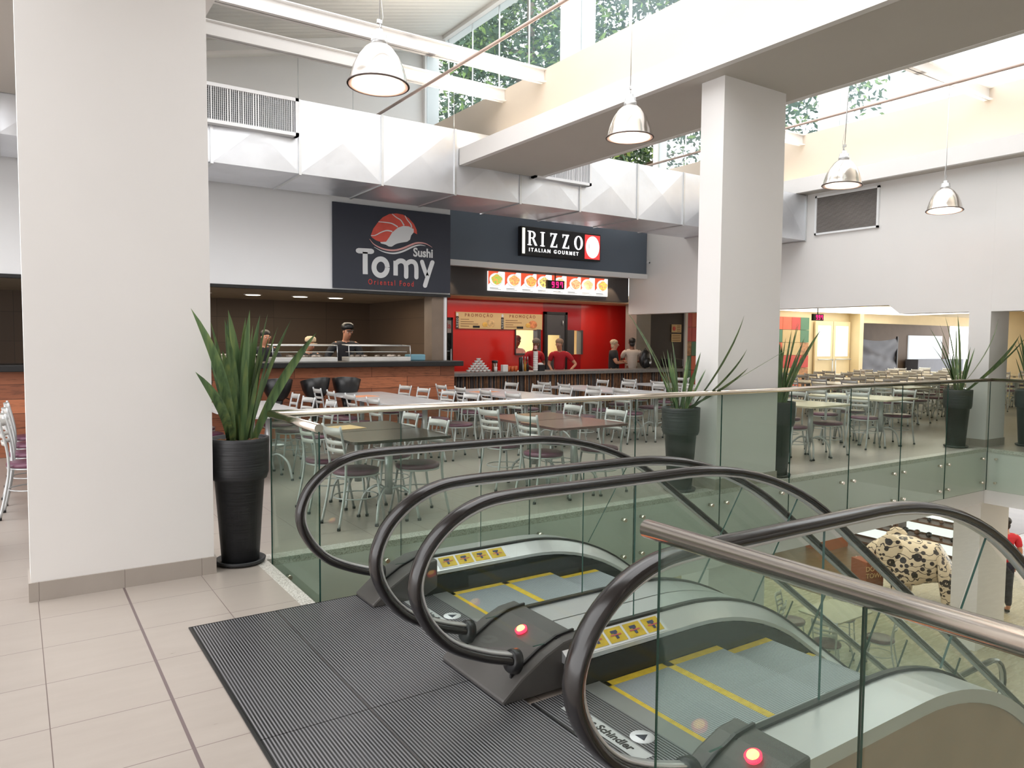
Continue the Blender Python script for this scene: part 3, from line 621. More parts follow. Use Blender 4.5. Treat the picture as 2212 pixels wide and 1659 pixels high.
# things on the pasta counter
CW = nmat('white_ceramic', (.78, .76, .74), .25, var=.02)
cup = MB().lathe([(.02, 0), (.03, .005), (.05, .045), (.047, .045), (.028, .01), (.001, .008)], 16)
c0 = None
for row, n_ in enumerate((6, 5, 4, 3, 2, 1)):
    for k in range(n_):
        if c0 is None: c0 = cup.build('bowl', CW); o = c0
        else: o = c0.copy(); COL.objects.link(o)
        o.location = (7.38 + (k + row * .5) * .092, 12.55, .951 + row * .0455); tag(o, 'small white bowl in the stacked pyramid on the pasta counter', 'bowl', 'white bowls stacked in a pyramid')
def item(name, label, cat, mb_, m, loc, **k): o = mb_.build(name, m, loc=loc, **k); return tag(o, label, cat)
j = thing('lidded_jar', 'brown glass jar with black lid on the pasta counter', 'jar', (8.10, 12.72, .95))
MB().lathe([(.06, 0), (.06, .15), (.05, .17)], 16).build('jar_body', nmat('brown_jar', s2l(130, 74, 54), .2), j); MB().lathe([(.062, .17), (.062, .22), (.01, .225)], 16).build('lid', BLACK, j)
item('straw_cup', 'cup of white drinking straws beside the bowl pyramid', 'cup', MB().lathe([(.03, 0), (.035, .1)], 12).tube([(.01, 0, .05), (.03, 0, .17)], .006, 5).tube([(-.01, .01, .05), (-.03, .01, .17)], .006, 5).tube([(0, -.01, .05), (0, -.02, .18)], .006, 5), CW, (7.98, 12.5, .95))
item('napkin_dispenser', 'white and black napkin dispenser left of the orange cups', 'napkin dispenser', B(-.06, .06, -.05, .05, 0, .14), CW, (8.19, 12.5, .95), bevel=.01)
for k in range(3): tag(MB().lathe([(.035, 0), (.045, .11)], 14).build('plastic_cup', nmat('orange_plastic', s2l(210, 100, 50), .3), loc=(8.32 + k * .09, 12.55, .95)), 'orange plastic cup in the row on the pasta counter', 'cup', 'orange cups on the pasta counter')
item('pepper_mill', 'tall black cylinder standing on the pasta counter', 'pepper mill', MB().lathe([(.04, 0), (.04, .28), (.03, .29)], 16), BLACK, (8.62, 12.55, .95))
for k in range(3):
    b = thing('sauce_bottle', ('clear', 'amber', 'dark')[k] + ' small sauce bottle with pouring spout on counter', 'bottle', (8.70 + k * .065, 12.6, .95))
    MB().lathe([(.025, 0), (.028, .12), (.012, .17), (.01, .24)], 12).build('bottle_body', (nmat('clear_oil', (.5, .48, .42), .2), nmat('amber_oil', s2l(200, 140, 50), .2), BLACK)[k], b); MB().lathe([(.012, .24), (.006, .3)], 8).build('spout', ALU, b)
tb = thing('foam_cup_tower', 'tall white stack of foam cups with pink top on counter', 'cup stack', (8.96, 12.5, .95))
m_ = MB()
for k in range(9): m_.lathe([(.045, k * .045), (.052, k * .045 + .05)], 16)
m_.build('cup_stack', CW, tb); MB().lathe([(.05, .45), (.03, .47), (.03, .52), (.01, .53)], 12).build('cap', PINK, tb)
nb = thing('napkin_box', 'black box stuffed with white napkins right of the cup tower', 'napkin box', (9.12, 12.55, .95))
B(-.075, .075, -.06, .06, 0, .13).build('box', BLACK, nb, bevel=.008); MB().sphere((0, 0, .14), .07, 10, (1.1, .7, .5)).build('napkins', CW, nb)
for k in range(3): tag(MB().lathe([(.033, 0), (.033, .06), (.03, .062)], 12).build('salt_shaker', ALU, loc=(6.72 + .01 * k, 12.36 + .09 * k, .951)), 'small silver topped shaker on left end of stone counter', 'shaker', 'shakers on the left end of the stone counter')
o = B(0, .07, 0, .02, 0, .11).build('wall_socket', PWHITE, loc=(7.55, 14.475, 1.1)); tag(o, 'small white socket on the red wall next to the fridge', 'socket')
cmr = thing('security_camera', 'small white dome security camera at the fascia end', 'camera', (12.3, 12.7, 3.42)); MB().sphere((0, 0, 0), .045, 12).build('dome', PWHITE, cmr); MB().sphere((0, -.035, -.01), .02, 8).build('lens', BLACK, cmr)

# ------------------------------------------------------------------ air ducts
def duct(name, label, x0, x1, yf, yb, z0, z1, seams):
    d = thing(name, label, 'air duct', (0, 0, 0)); fr_, bt, fg = MB(), MB(), MB()
    xs = [x0] + [s for s in seams if x0 < s < x1] + [x1]
    for a, b in zip(xs[:-1], xs[1:]):
        c = ((a + b) / 2, yf - .035, (z0 + z1) / 2)
        fr_.add([(a, yf, z0), (b, yf, z0), (b, yf, z1), (a, yf, z1), c], [(0, 1, 4), (1, 2, 4), (2, 3, 4), (3, 0, 4)])
        c = ((a + b) / 2, (yf + yb) / 2, z0 - .035)
        bt.add([(a, yf, z0), (b, yf, z0), (b, yb, z0), (a, yb, z0), c], [(0, 1, 4), (1, 2, 4), (2, 3, 4), (3, 0, 4)])
    fr_.build('front_sheet', DUCT, d); bt.build('bottom_sheet', DUCT, d)
    MB().box(x0, x1, yf + .002, yb, z0 + .002, z1).build('casing', DUCT, d)
    for s in xs: MB().box(s - .018, s + .018, yf - .02, yb, z0 - .02, z1).build('flange', ALU, d)
    return d
seams = [-7.7, -6.4, -5.1, -3.8, -2.5, -1.3, -.1, 1.1, 2.2, 3.361, 4.594, 5.832, 7.074, 8.35, 9.722, 10.944]
MAIN = duct('air_duct', 'long silver cross-creased sheet metal duct above the shop signs', -9, 12.34, 10.36, 11.62, 3.87, 4.88, seams)
duct('air_duct', 'short dark silver duct end meeting the right wall by the vent', 11.5, 12.34, 8.6, 9.5, 3.49, 4.32, [])
for i, (x, y) in enumerate(((3.36, 10.4), (5.83, 10.4), (7.07, 10.4), (8.5, 10.4), (4.6, 11.5))):
    tag(MB().tube([(x, y, 4.88), (x, y, 5.6)], .005, 5).build('hanger_rod', SILV), 'thin vertical wire hanging the silver duct, rising to the roof', 'hanger', 'wires hanging the silver duct')
def grille(loc, w, h, label, d=.12, wide=None):
    g_ = thing('air_grille', label, 'air grille', loc)
    MB().box(0, w, -d, 0, 0, .045).box(0, w, -d, 0, h - .045, h).box(0, .045, -d, 0, 0, h).box(w - .045, w, -d, 0, 0, h).build('frame', WHITE2, g_)
    B(.04, w - .04, -.02, -.01, .04, h - .04).build('dark_backing', nmat('dark_grille_inside', (.03, .035, .05), .6), g_)
    m = MB(); x = .06; random.seed(int(w * 100))
    while x < w - .06:
        a = random.choice((.003, .003, .004, .003, .012)); m.box(x, x + a + .004, -d + .012, -d + .04, .045, h - .045); x += .021 + a
    m.build('louvre', WHITE2, g_)
    m = MB(); z = .07
    while z < h - .06: m.box(.045, w - .045, -.06, -.055, z, z + .004); z += .028
    m.build('cross_bar', SILV, g_)
grille((1.35, 10.34, 4.34), 1.96, .51, 'wide white air grille on the duct beside the large column')
grille((7.28, 10.34, 4.30), 1.22, .53, 'smaller boxed white air grille on the duct under the beam')
v_ = thing('wall_vent', 'large louvred vent high on the white right wall', 'wall vent', (12.34, 7.18, 3.56))
MB().box(-.03, .01, 0, 1.22, 0, .035).box(-.03, .01, 0, 1.22, .675, .71).box(-.03, .01, 0, .035, 0, .71).box(-.03, .01, 1.185, 1.22, 0, .71).build('frame', WHITE2, v_)
B(-.004, .004, .03, 1.19, .03, .68).build('dark_backing', nmat('grey_grille_inside', s2l(98, 94, 92), .6), v_)
m = MB(); z = .05
while z < .67: m.add([(-.022, .035, z), (-.022, 1.185, z), (-.006, 1.185, z + .012), (-.006, .035, z + .012)], [(0, 1, 2, 3)]); z += .022
m.build('louvre', nmat('grey_louvre', s2l(178, 172, 168), .5), v_)

# ------------------------------------------------------------------ pendant bell lamps
LAMPM = nmat('spun_aluminium', (.72, .68, .64), .16, .95, var=.03, scale=3)
lp = thing('pendant_lamp', '', 'pendant lamp', group='bell-shaped pendant lamps')
MB().lathe([(.24, 0), (.235, .01), (.225, .06), (.205, .13), (.17, .21), (.12, .28), (.08, .315), (.065, .32)], 40).build('shade', LAMPM, lp)
bpy.data.objects['shade'].data.polygons  # open bell: caps removed below
def uncap(o):
    b = bmesh.new(); b.from_mesh(o.data); bmesh.ops.delete(b, geom=[f for f in b.faces if len(f.verts) > 4], context='FACES_ONLY'); b.to_mesh(o.data); b.free()
uncap(bpy.data.objects['shade'])
sld = bpy.data.objects['shade'].modifiers.new('s', 'SOLIDIFY'); sld.thickness = .004
MB().lathe([(.246, -.004), (.25, .0), (.246, .008), (.236, .008), (.236, -.004), (.246, -.004)], 40).build('rim', nmat('dark_rim', (.12, .09, .08), .4), lp)
MB().lathe([(.222, .02), (.215, .024)], 36).build('diffuser', ELAMP, lp)
MB().lathe([(.066, .315), (.066, .36), (.058, .365), (.058, .40), (.03, .405), (.03, .44)], 20).build('socket_housing', ALU, lp)
MB().tube([(0, 0, .44), (.012, 0, .47), (0, 0, .50)], .008, 6).box(-.02, .02, -.008, .008, .49, .52).tube([(0, 0, .52), (0, 0, 1.87)], .0045, 6).tube([(.01, 0, .42), (.03, 0, .55), (.006, 0, .72), (.004, 0, 1.87)], .003, 5).build('cable', ALU, lp)
LL = ['largest silver bell lamp hanging in front of the roof beams, upper left', 'silver bell lamp hanging left of the white middle column', 'silver bell lamp hanging right of the middle column near vent', 'rightmost silver bell lamp, in front of the blank white wall']
for i, p in enumerate(((2.47, 5.64, 3.6), (5.35, 5.83, 3.68), (8.9, 5.69, 3.6), (11.4, 5.64, 3.53))):
    o = lp if i == 0 else copy_tree(lp); o.location = p; o['label'] = LL[i]; o.rotation_euler = (.02 * (i - 1), .03 * (1 - i), i)
    l = bpy.data.lights.new('bulb', 'AREA'); l.energy = 40; l.color = (1, .9, .75); l.shape = 'DISK'; l.size = .4
    lo = bpy.data.objects.new('bulb', l); COL.objects.link(lo); lo.parent = o; lo.location = (0, 0, .012)
# warm cove lamps lying on the beam ledges
for i, (xl, yb) in enumerate(((6.25, 10.2), (12.38, 10.2))):
    for k in range(5):
        y = 1.5 + k * 2.0
        c_ = thing('cove_light', 'warm tube light hidden on the ledge of the %s beam' % ('middle', 'right')[i], 'tube light', (xl, y, 4.44), group='tube lights on the %s beam ledge' % ('middle', 'right')[i])
        MB().tube([(0, -.8, .03), (0, .8, .03)], .015, 8).build('tube', mat('lit_cove', (1, .9, .7), .5, emit=(1, .85, .6), es=6), c_)
        area('cove_glow', (.0, 0, .08), .10, 16, (1, .92, .80), (0, math.radians(150), 0), 1.8, c_).data.spread = 2.0

# ------------------------------------------------------------------ glass railings
def pipe(pts, r=.025): return MB().tube(pts, r, 16)
def railing(label, p0, p1, joints, ztop=1.045, z0=-.62, ext=(0, 0), bolts=True, r=.027):
    g_ = thing('glass_railing', label, 'railing', (0, 0, 0)); p0 = Vector(p0); p1 = Vector(p1); d = (p1 - p0).normalized(); nrm = Vector((-d.y, d.x))
    for a, b in zip(joints[:-1], joints[1:]):
        q0 = p0 + d * (a + .003); q1 = p0 + d * (b - .003); o_ = nrm * .005
        vs = []
        for q in (q0, q1):
            for s_ in (-1, 1): vs += [(q.x + o_.x * s_, q.y + o_.y * s_, z0), (q.x + o_.x * s_, q.y + o_.y * s_, ztop - .02)]
        pn = MB().add(vs, [(0, 1, 5, 4), (2, 6, 7, 3)]).build('glass_panel', GLASS, g_, fix=False)
        e = MB().add(vs, [(0, 2, 3, 1), (4, 5, 7, 6), (0, 4, 6, 2), (1, 3, 7, 5)]).build('glass_edge', GEDGE, pn)
        if bolts:
            for s_ in (a + .12, b - .12):
                for z in (-.14, -.5):
                    q = p0 + d * s_; MB().tube([(q.x - nrm.x * .022, q.y - nrm.y * .022, z), (q.x + nrm.x * .03, q.y + nrm.y * .03, z)], .018, 12).build('bolt', STEEL, pn)
    a = p0 - d * ext[0]; b = p1 + d * ext[1]
    pipe([(a.x, a.y, ztop), (b.x, b.y, ztop)], r).build('handrail', STEEL, g_)
    MB().tube([(a.x, a.y, ztop), (a.x, a.y, ztop + .0001)], r, 12)
    return g_
js = [0, 1.0, 2.23, 3.47, 4.70, 5.88, 7.06, 8.24, 9.43, 10.69]
railing('long green glass railing along the food court edge of the void', (1.48, 5.245), (12.17, 5.245), js)
railing('short glass railing with rounded steel handrail end beside the tall plant', (1.48, 5.245), (1.48, 4.25), [0, 1.0])
railing('green glass railing running from the far right corner along the void', (12.17, 5.245), (12.17, -3), [0, 1.2, 2.4, 3.6, 4.8, 6.0, 7.2, 8.2])
railing('nearest glass railing with thick steel handrail crossing the lower right', (1.47, 1.475), (1.47, -3), [0.02, .62, 1.8, 3.0, 4.4], ext=(.03, 0), r=.0265)
# ------------------------------------------------------------------ escalators
SL_ = .70; XS = 2.85
def line(off, x0, x1, zend, R, n=10):
    """flat at z=off from x0, arc of radius R bending down, straight 35 deg, flat again at the foot"""
    th = math.atan(SL_); P = [(x0, off), (XS, off)]
    for k in range(1, n + 1): a = th * k / n; P.append((XS + R * math.sin(a), off - R * (1 - math.cos(a))))
    ex, ez = P[-1]; dz = ez - zend; r2_ = 1.2; ln = dz - r2_ * (1 - math.cos(th)); xb = ex + ln / SL_
    P.append((xb, ez - ln))
    for k in range(1, 7): a = th * (1 - k / 6); P.append((xb + r2_ * (math.sin(th) - math.sin(a)), zend + r2_ * (1 - math.cos(a))))
    P.append((P[-1][0] + x1, zend)); return P
HP = [(1.80, .165), (1.63, .222), (1.47, .305), (1.36, .43), (1.315, .57), (1.36, .71), (1.47, .82), (1.62, .885), (1.80, .902), (2.1, .902)]
top = line(.902, 2.4, 1.1, ZL + .9, 2.28)
foot = top[-1]; fo = [(foot[0] + .25 + .33 * math.cos(a), ZL + .57 + .33 * math.sin(a)) for a in [PI / 2 - PI * k / 8 for k in range(9)]]
HPATH = catmull(HP, 5) + top + fo + [(foot[0] - .1, ZL + .2)]
def sweep(path, cs, y):
    n = len(path); m = len(cs); vs = []
    for i, p in enumerate(path):
        q0, q1 = path[max(0, i - 1)], path[min(n - 1, i + 1)]; dx, dz = q1[0] - q0[0], q1[1] - q0[1]; L = math.hypot(dx, dz) or 1
        for a, b in cs: vs.append((p[0] - dz / L * a, y + b, p[1] + dx / L * a))
    fs = [(i * m + k, i * m + (k + 1) % m, (i + 1) * m + (k + 1) % m, (i + 1) * m + k) for i in range(n - 1) for k in range(m)]
    fs += [tuple(range(m)), tuple(range((n - 1) * m, n * m))[::-1]]
    return MB().add(vs, fs, True)
CS = [(.019 * math.sin(a) + (.006 if math.sin(a) > 0 else 0), .041 * math.cos(a)) for a in [2 * PI * k / 14 for k in range(14)]]
def offs(P, d):
    out = []
    for i, p in enumerate(P):
        q0, q1 = P[max(0, i - 1)], P[min(len(P) - 1, i + 1)]; dx, dz = q1[0] - q0[0], q1[1] - q0[1]; L = math.hypot(dx, dz) or 1
        out.append((p[0] - dz / L * d, p[1] + dx / L * d))
    return out
deckP = line(.205, 2.02, .9, ZL + .205, 1.585); stepP = line(0, 2.02, .9, ZL, 1.38)
def at(P, x):
    for a, b in zip(P[:-1], P[1:]):
        if a[0] <= x <= b[0] and b[0] > a[0]: return a[1] + (b[1] - a[1]) * (x - a[0]) / (b[0] - a[0])
    return P[-1][1]
SIGN_M = [nmat('sticker_white', (.75, .76, .78), .4), YEL, nmat('sticker_ink', s2l(52, 58, 90), .5), nmat('sticker_red', s2l(190, 90, 90), .5)]
def balustrade(e, y, side, outer, sticker=None, outer_face=True):
    """side=+1: steps lie at smaller y (inner side is -y)."""
    s_ = side; hr = sweep(HPATH, CS, y).build('handrail', RUB, e)
    sweep(offs(HPATH, -.022), [(.006, .02), (-.006, .02), (-.006, -.02), (.006, -.02)], y).build('handrail_guide', ALU, e)
    # glass panels
    low = [p for p in HP if p[1] > .25][::-1]
    upper = offs(catmull(HP, 5), -.03); upper = [p for p in upper if not (p[0] > 1.5 and p[1] < .25)]
    up_in = [p for p in upper if p[0] <= 2.1]
    pan = [[(1.9, .20)] + up_in + [(2.49, .87), (2.49, .20)]]
    th = math.atan(SL_); H = offs(top, -.03)
    cuts = [(2.51, .87, 2.51, .20)]
    tp = [(2.51, .87)] + [p for p in H if 2.6 < p[0] < 3.8]; bt_ = [(2.51, .20)] + [p for p in deckP if 2.6 < p[0] < 3.45]
    pan.append(tp + bt_[::-1])
    a0, b0 = tp[-1], bt_[-1]
    L = 1.25; dx, dz = math.cos(th), -math.sin(th)
    xe = top[-8][0]; g0 = (tp[-1][0] + .02, tp[-1][1] - .014); h0 = (bt_[-1][0] + .02, bt_[-1][1] - .014)
    h0 = (g0[0] - math.sin(th) * .66, g0[1] - math.cos(th) * .66)
    while g0[0] < xe:
        g1 = (g0[0] + dx * L, g0[1] + dz * L); h1 = (h0[0] + dx * L, h0[1] + dz * L); pan.append([g0, g1, h1, h0]); g0 = (g1[0] + dx * .01, g1[1] + dz * .01); h0 = (h1[0] + dx * .01, h1[1] + dz * .01)
    for p in pan:
        n = len(p); yy = (y - .005, y + .005)
        gp = MB().add([(a, yy[0], b) for a, b in p] + [(a, yy[1], b) for a, b in p], [tuple(range(n)), tuple(range(n, 2 * n))[::-1]]).build('glass_panel', GLASSE, e, fix=False)
        MB().add([(p[-1][0], q, p[-1][1]) for q in yy] + [(p[0][0], q, p[0][1]) for q in yy], [(0, 1, 3, 2)]).add([(p[-2][0], q, p[-2][1]) for q in yy] + [(p[-3 if n > 4 else 1][0], q, p[-3 if n > 4 else 1][1]) for q in yy], [(0, 1, 3, 2)]).build('glass_edge', GEDGE, gp)
    # decks
    for (ya, yb, za, zb, nm, m) in ((y + s_ * .012, y + s_ * outer, 0, 0, 'outer_deck', ALU),):
        A = deckP; Bq = offs(deckP, -.055); MB().strip(A, Bq, min(ya, yb), max(ya, yb)).build(nm, m, e)
    ya, yb = y - s_ * .012, y - s_ * .105; A = deckP; n = len(A); o2 = offs(A, -.06); o3 = offs(A, -.085)
    vs = [(p[0], ya, p[1]) for p in A] + [(p[0], yb, p[1]) for p in o2] + [(p[0], yb, p[1]) for p in o3] + [(p[0], ya, p[1]) for p in o3]
    MB().add(vs, [(k + r * n, k + 1 + r * n, k + 1 + (r + 1) % 4 * n, k + (r + 1) % 4 * n) for k in range(n - 1) for r in range(4)] + [(0, n, 2 * n, 3 * n)]).build('inner_deck', ALU, e)
    MB().strip(offs(deckP, .012), offs(deckP, -.01), y - .013, y + .013).build('glass_seal', BLACK, e)
    MB().strip(offs(deckP, -.08), offs(stepP, -.12), min(yb, yb + s_ * .02), max(yb, yb + s_ * .02)).build('skirt_panel', SKIRT, e)
    if outer_face:
        yo = y + s_ * (outer - .02); MB().strip(offs(deckP, -.05), offs(deckP, -1.0), yo - .008, yo + .008).build('side_cladding', nmat('brown_side_cladding', s2l(164, 138, 116), .25), e)
    if sticker:
        st_ = MB(); yl = MB(); ik = MB(); rd = MB(); th_ = math.atan(.06 / .093)
        def pt(x, u, lift): # u 0..1 across inner deck
            return (x, ya + (yb - ya) * u, .205 - .06 * u + lift)
        def quad(mb, x0, x1, u0, u1, lift): mb.add([pt(x0, u0, lift), pt(x1, u0, lift), pt(x1, u1, lift), pt(x0, u1, lift)], [(0, 1, 2, 3)])
        x = sticker; quad(st_, x, x + .52, .05, .92, .002)
        for k in range(4):
            xx = x + .02 + k * .122; quad(yl, xx, xx + .108, .14, .84, .004)
            quad(ik, xx + .03, xx + .07, .3, .42, .006); quad(ik, xx + .045, xx + .06, .42, .7, .006); quad(rd, xx + .02, xx + .09, .46 + .02 * k, .51 + .02 * k, .0065)
        pr_ = st_.build('warning_sticker', SIGN_M[0], e); yl.build('yellow_square', SIGN_M[1], pr_); ik.build('pictogram', SIGN_M[2], pr_); rd.build('red_stroke', SIGN_M[3], pr_)
def newel(e, y0, y1, ys):
    pr_ = [(1.71, .0), (1.70, .02), (1.80, .10), (1.93, .175), (2.03, .215), (2.13, .225), (2.13, .05), (2.02, .0)]
    MB().prism(pr_, y0, y1).build('newel_base', PLAST, e, bevel=.012)
    sm = MB()
    for y in ys:
        m = MB(); m.lathe([(.056, 0), (.052, .03), (.046, .04), (.001, .04)], 24, (1.81, y, .155), Matrix.Rotation(-PI / 2 + .25, 3, 'Y')); m.build('brush_collar', BLACK, e)
        sm.box(1.72, 1.96, y - .003, y + .003, .004, .20)
        m = MB(); m.prism([(1.78, .10), (1.93, .187), (2.03, .226), (2.13, .236), (2.13, .222), (2.03, .212), (1.93, .17), (1.78, .08)], y - .006, y + .006); m.build('base_seam', BLACK, e)
def siglamp(e, x, y, z):
    R = Matrix.Rotation(-.42, 3, 'Y')
    MB().lathe([(.028, .0), (.03, .012), (.022, .014)], 24, (x, y, z), R).build('lamp_ring', mat('red_lamp_ring', (.8, .02, .03), .3, emit=(1, .02, .06), es=1.6), e)
    MB().lathe([(.022, .012), (.018, .02), (.001, .022)], 24, (x, y, z), R).build('signal_lamp', mat('lit_orange', (1, .5, .1), .3, emit=(1, .42, .08), es=3.2), e)
def escalator(label, ya, yb, oa, ob, st_a, st_b, face_a, face_b):
    e = thing('escalator', label, 'escalator', (0, 0, 0)); ym = (ya + yb) / 2
    balustrade(e, ya, 1, oa, st_a, face_a); balustrade(e, yb, -1, ob, st_b, face_b)
    i0, i1 = yb + .11, ya - .11
    B(1.83, 2.18, i0, i1, -.02, .006).build('comb_plate', RIDGE, e); B(1.815, 1.83, i0, i1, -.02, .0065).build('plate_gap', BLACK, e)
    B(2.10, 2.20, i0, i1, -.02, .009).build('comb', COMBM, e)
    w = .40; x = 2.2; k = 0
    while x < stepP[-1][0] - .4 and k < 26:
        z = at(stepP, min(x + .2, stepP[-1][0])) - .005; zn = at(stepP, x + w + .2) - .005
        st = MB().box(x + .045, x + w - .001, i0 + .045, i1 - .045, z - .03, z).build('step', TREAD, e)
        MB().box(x, x + .045, i0, i1, z - .03, z + .0005).box(x, x + w, i0, i0 + .045, z - .03, z + .0005).box(x, x + w, i1 - .045, i1, z - .03, z + .0005).build('step_edge', YEL, st)
        if z - zn > .005: MB().box(x + w - .004, x + w + .004, i0, i1, zn - .03, z - .02).build('riser', BLACK, st)
        x += w; k += 1
    A = offs(stepP, -.15); MB().strip(A, offs(stepP, -.95), i0 - .1, i1 + .1).build('truss', nmat('truss_cover', s2l(120, 112, 104), .4), e)
    return e
E1 = escalator('far escalator going down beside the food court glass railing', 4.10, 3.05, .15, .21, 2.16, None, True, False)
E2 = escalator('near escalator going down, with red signal lamps beside its comb', 2.65, 1.63, .18, .22, None, None, False, True)
newel(E1, 3.98, 4.25, (4.10,)); newel(E2, 2.61 - .02, 3.14, (2.65, 3.05)); newel(E2, 1.40, 1.71, (1.63,))
siglamp(E2, 1.97, 2.84, .195); siglamp(E2, 1.99, 1.52, .205)
# stickers on the inner deck of the near escalator (face seen over the middle deck)
def deck_sticker(e, x, y0, y1, z, n=4):
    s_ = MB().box(x, x + .6, y0, y1, z, z + .002).build('warning_sticker', SIGN_M[0], e)
    yl, ik, rd = MB(), MB(), MB()
    for k in range(n):
        xx = x + .03 + k * .14; yl.box(xx, xx + .12, y0 + .012, y1 - .012, z + .002, z + .003); ik.box(xx + .03, xx + .09, y0 + .04, y0 + .055, z + .003, z + .004).box(xx + .05, xx + .065, y0 + .03, y1 - .03, z + .003, z + .004); rd.box(xx + .02, xx + .03, y0 + .02, y1 - .02, z + .003, z + .0045)
    yl.build('yellow_square', YEL, s_); ik.build('pictogram', SIGN_M[2], s_); rd.build('red_stroke', SIGN_M[3], s_)
ya = 2.65 - .012
def incl(e, x, y):
    s_ = MB(); yl, ik, rd = MB(), MB(), MB()
    def quad(mb, x0, x1, u0, u1, l): mb.add([(x0, y - .093 * u0, .205 - .06 * u0 + l), (x1, y - .093 * u0, .205 - .06 * u0 + l), (x1, y - .093 * u1, .205 - .06 * u1 + l), (x0, y - .093 * u1, .205 - .06 * u1 + l)], [(0, 1, 2, 3)])
    quad(s_, x, x + .5, .05, .95, .002)
    for k in range(4):
        xx = x + .02 + k * .12; quad(yl if k > 1 else ik if 0 else yl, xx, xx + .105, .14, .86, .004); quad(ik, xx + .03, xx + .07, .3, .44, .006); quad(ik, xx + .045, xx + .062, .44, .72, .006); quad(rd, xx + .02, xx + .085, .5, .56, .0065)
    o = s_.build('warning_sticker', SIGN_M[0], e); yl.build('yellow_square', YEL, o); ik.build('pictogram', SIGN_M[2], o); rd.build('red_stroke', SIGN_M[3], o)
incl(E2, 2.15, ya)
# landing plates
lpn = thing('landing_plate', 'dark ridged metal landing plates in front of both escalators', 'floor plate', (0, 0, 0))
for (x0, x1, y0, y1) in ((.76, 1.215, 2.88, 4.235), (1.22, 1.81, 2.88, 4.235), (.76, 1.215, 1.46, 2.875), (1.22, 1.81, 1.46, 2.875)):
    B(x0, x1, y0, y1, 0, .005).build('ridged_plate', RIDGE, lpn)
MB().box(.745, .758, 1.46, 4.24, 0, .006).box(.745, 1.81, 4.236, 4.242, 0, .006).build('edge_frame', BLACK, lpn)
for (e, yc) in ((E1, 3.62), (E2, 2.08)):
    text('Atlas Schindler', .055, BLACK, e, 'maker_lettering', loc=(1.935, yc + .12, .0065), rot=(0, 0, -PI / 2), off=.002, ext=.0004)
    B(1.90, 1.97, yc - .12, yc + .36, .0060, .0064).build('maker_plate', nmat('pale_plate', (.5, .52, .52), .4, .3), e)
    MB().lathe([(.05, .006), (.05, .007), (.001, .007)], 24, (2.03, yc + .0, 0)).build('maker_badge', PWHITE, e); MB().lathe([(.03, .007), (.03, .0075), (.001, .0075)], 3, (2.03, yc + .0, 0)).build('maker_emblem', NAVY, e)

# ------------------------------------------------------------------ planters
def leaf_mesh(base, tip, bend, w, rz):
    b = Vector(base); t_ = Vector(tip); mid = (b + t_) / 2 + Vector(bend); n = 10; vs = []
    side = (t_ - b).cross(Vector((math.cos(rz), math.sin(rz), 0))).normalized()
    for i in range(n + 1):
        u = i / n; p = b * (1 - u) ** 2 + mid * 2 * u * (1 - u) + t_ * u * u
        ww = w * (.55 + .9 * u * (1.25 - u)) * (1 - u ** 5) * .5; d = Vector((math.cos(rz), math.sin(rz), 0)) * ww * .35
        vs += [p - side * ww + d, p, p + side * ww + d]
    fs = []
    for i in range(n): a = i * 3; fs += [(a, a + 1, a + 4, a + 3), (a + 1, a + 2, a + 5, a + 4)]
    return MB().add(vs, fs, True)
def planter(label, x, y, tips, extra=8, seed=1):
    p = thing('potted_yucca', label, 'potted plant', (x, y, 0)); random.seed(seed)
    MB().lathe([(.125, .02), (.165, .60), (.182, .60), (.195, .64), (.20, .86), (.20, .885), (.18, .885), (.178, .84), (.001, .84)], 40).build('pot', POTM, p)
    MB().lathe([(.13, 0), (.165, .012), (.17, .03), (.16, .035), (.14, .02), (.001, .02)], 40).build('saucer', POTM, p)
    bk = MB()
    for k in range(90):
        a = random.random() * 2 * PI; r = .165 * math.sqrt(random.random()); bk.sphere((r * math.cos(a), r * math.sin(a), .85 + .012 * random.random()), .012 + .012 * random.random(), 6, (1.3, .8, .6))
    tag(bk.build('bark_chips', BARK, p), kind='stuff')
    for k, tp_ in enumerate(tips):
        dx, z = tp_[:2]; dy = random.uniform(-.10, .10) if len(tp_) < 3 else tp_[2]; L = math.hypot(dx, z - .85); bx = max(-.08, min(.08, dx * .15)) + random.uniform(-.02, .02)
        leaf_mesh((bx, random.uniform(-.06, .06), .84), (dx, dy, z), (-dx * .13 + random.uniform(-.03, .03), (-.22 if dy < -.3 else 0), .04 * L), random.choice((.062, .074, .084, .05)), random.uniform(-.6, .6) - PI / 2 + .5).build('leaf', LEAFM, p)
    for k in range(extra):
        a = random.random() * 2 * PI; r = random.uniform(.1, .32); z = random.uniform(1.25, 1.6)
        leaf_mesh((.05 * math.cos(a), .05 * math.sin(a), .84), (r * math.cos(a), r * math.sin(a), z), (0, 0, .05), random.uniform(.035, .06), a).build('leaf', LEAFM, p)
planter('tall potted plant with sword leaves beside the large left column', 1.285, 5.33, [(-.36, 1.76, -.32), (-.34, 1.36, -.32), (-.24, 1.68, -.3), (-.13, 1.70, -.2), (-.06, 1.77), (-.05, 1.72), (.04, 1.72), (.07, 1.77), (.17, 1.74), (.2, 1.75), (.22, 1.61), (.37, 1.71), (.54, 1.62), (.07, 1.5), (.18, 1.55), (.11, 1.67), (-.12, 1.61, -.2), (.27, 1.66), (-.16, 1.5, -.25)], 9, 2)
planter('potted plant with wide drooping leaves left of the middle column', 5.84, 5.50, [(-.85, 1.86), (-.75, 1.9), (-.14, 1.6), (.46, 1.86, -.42), (.52, 1.51, -.42), (1.34, 1.56, -.42), (.57, 1.31, -.40), (.05, 1.42), (-.26, 1.27), (.23, 1.47)], 9, 3)
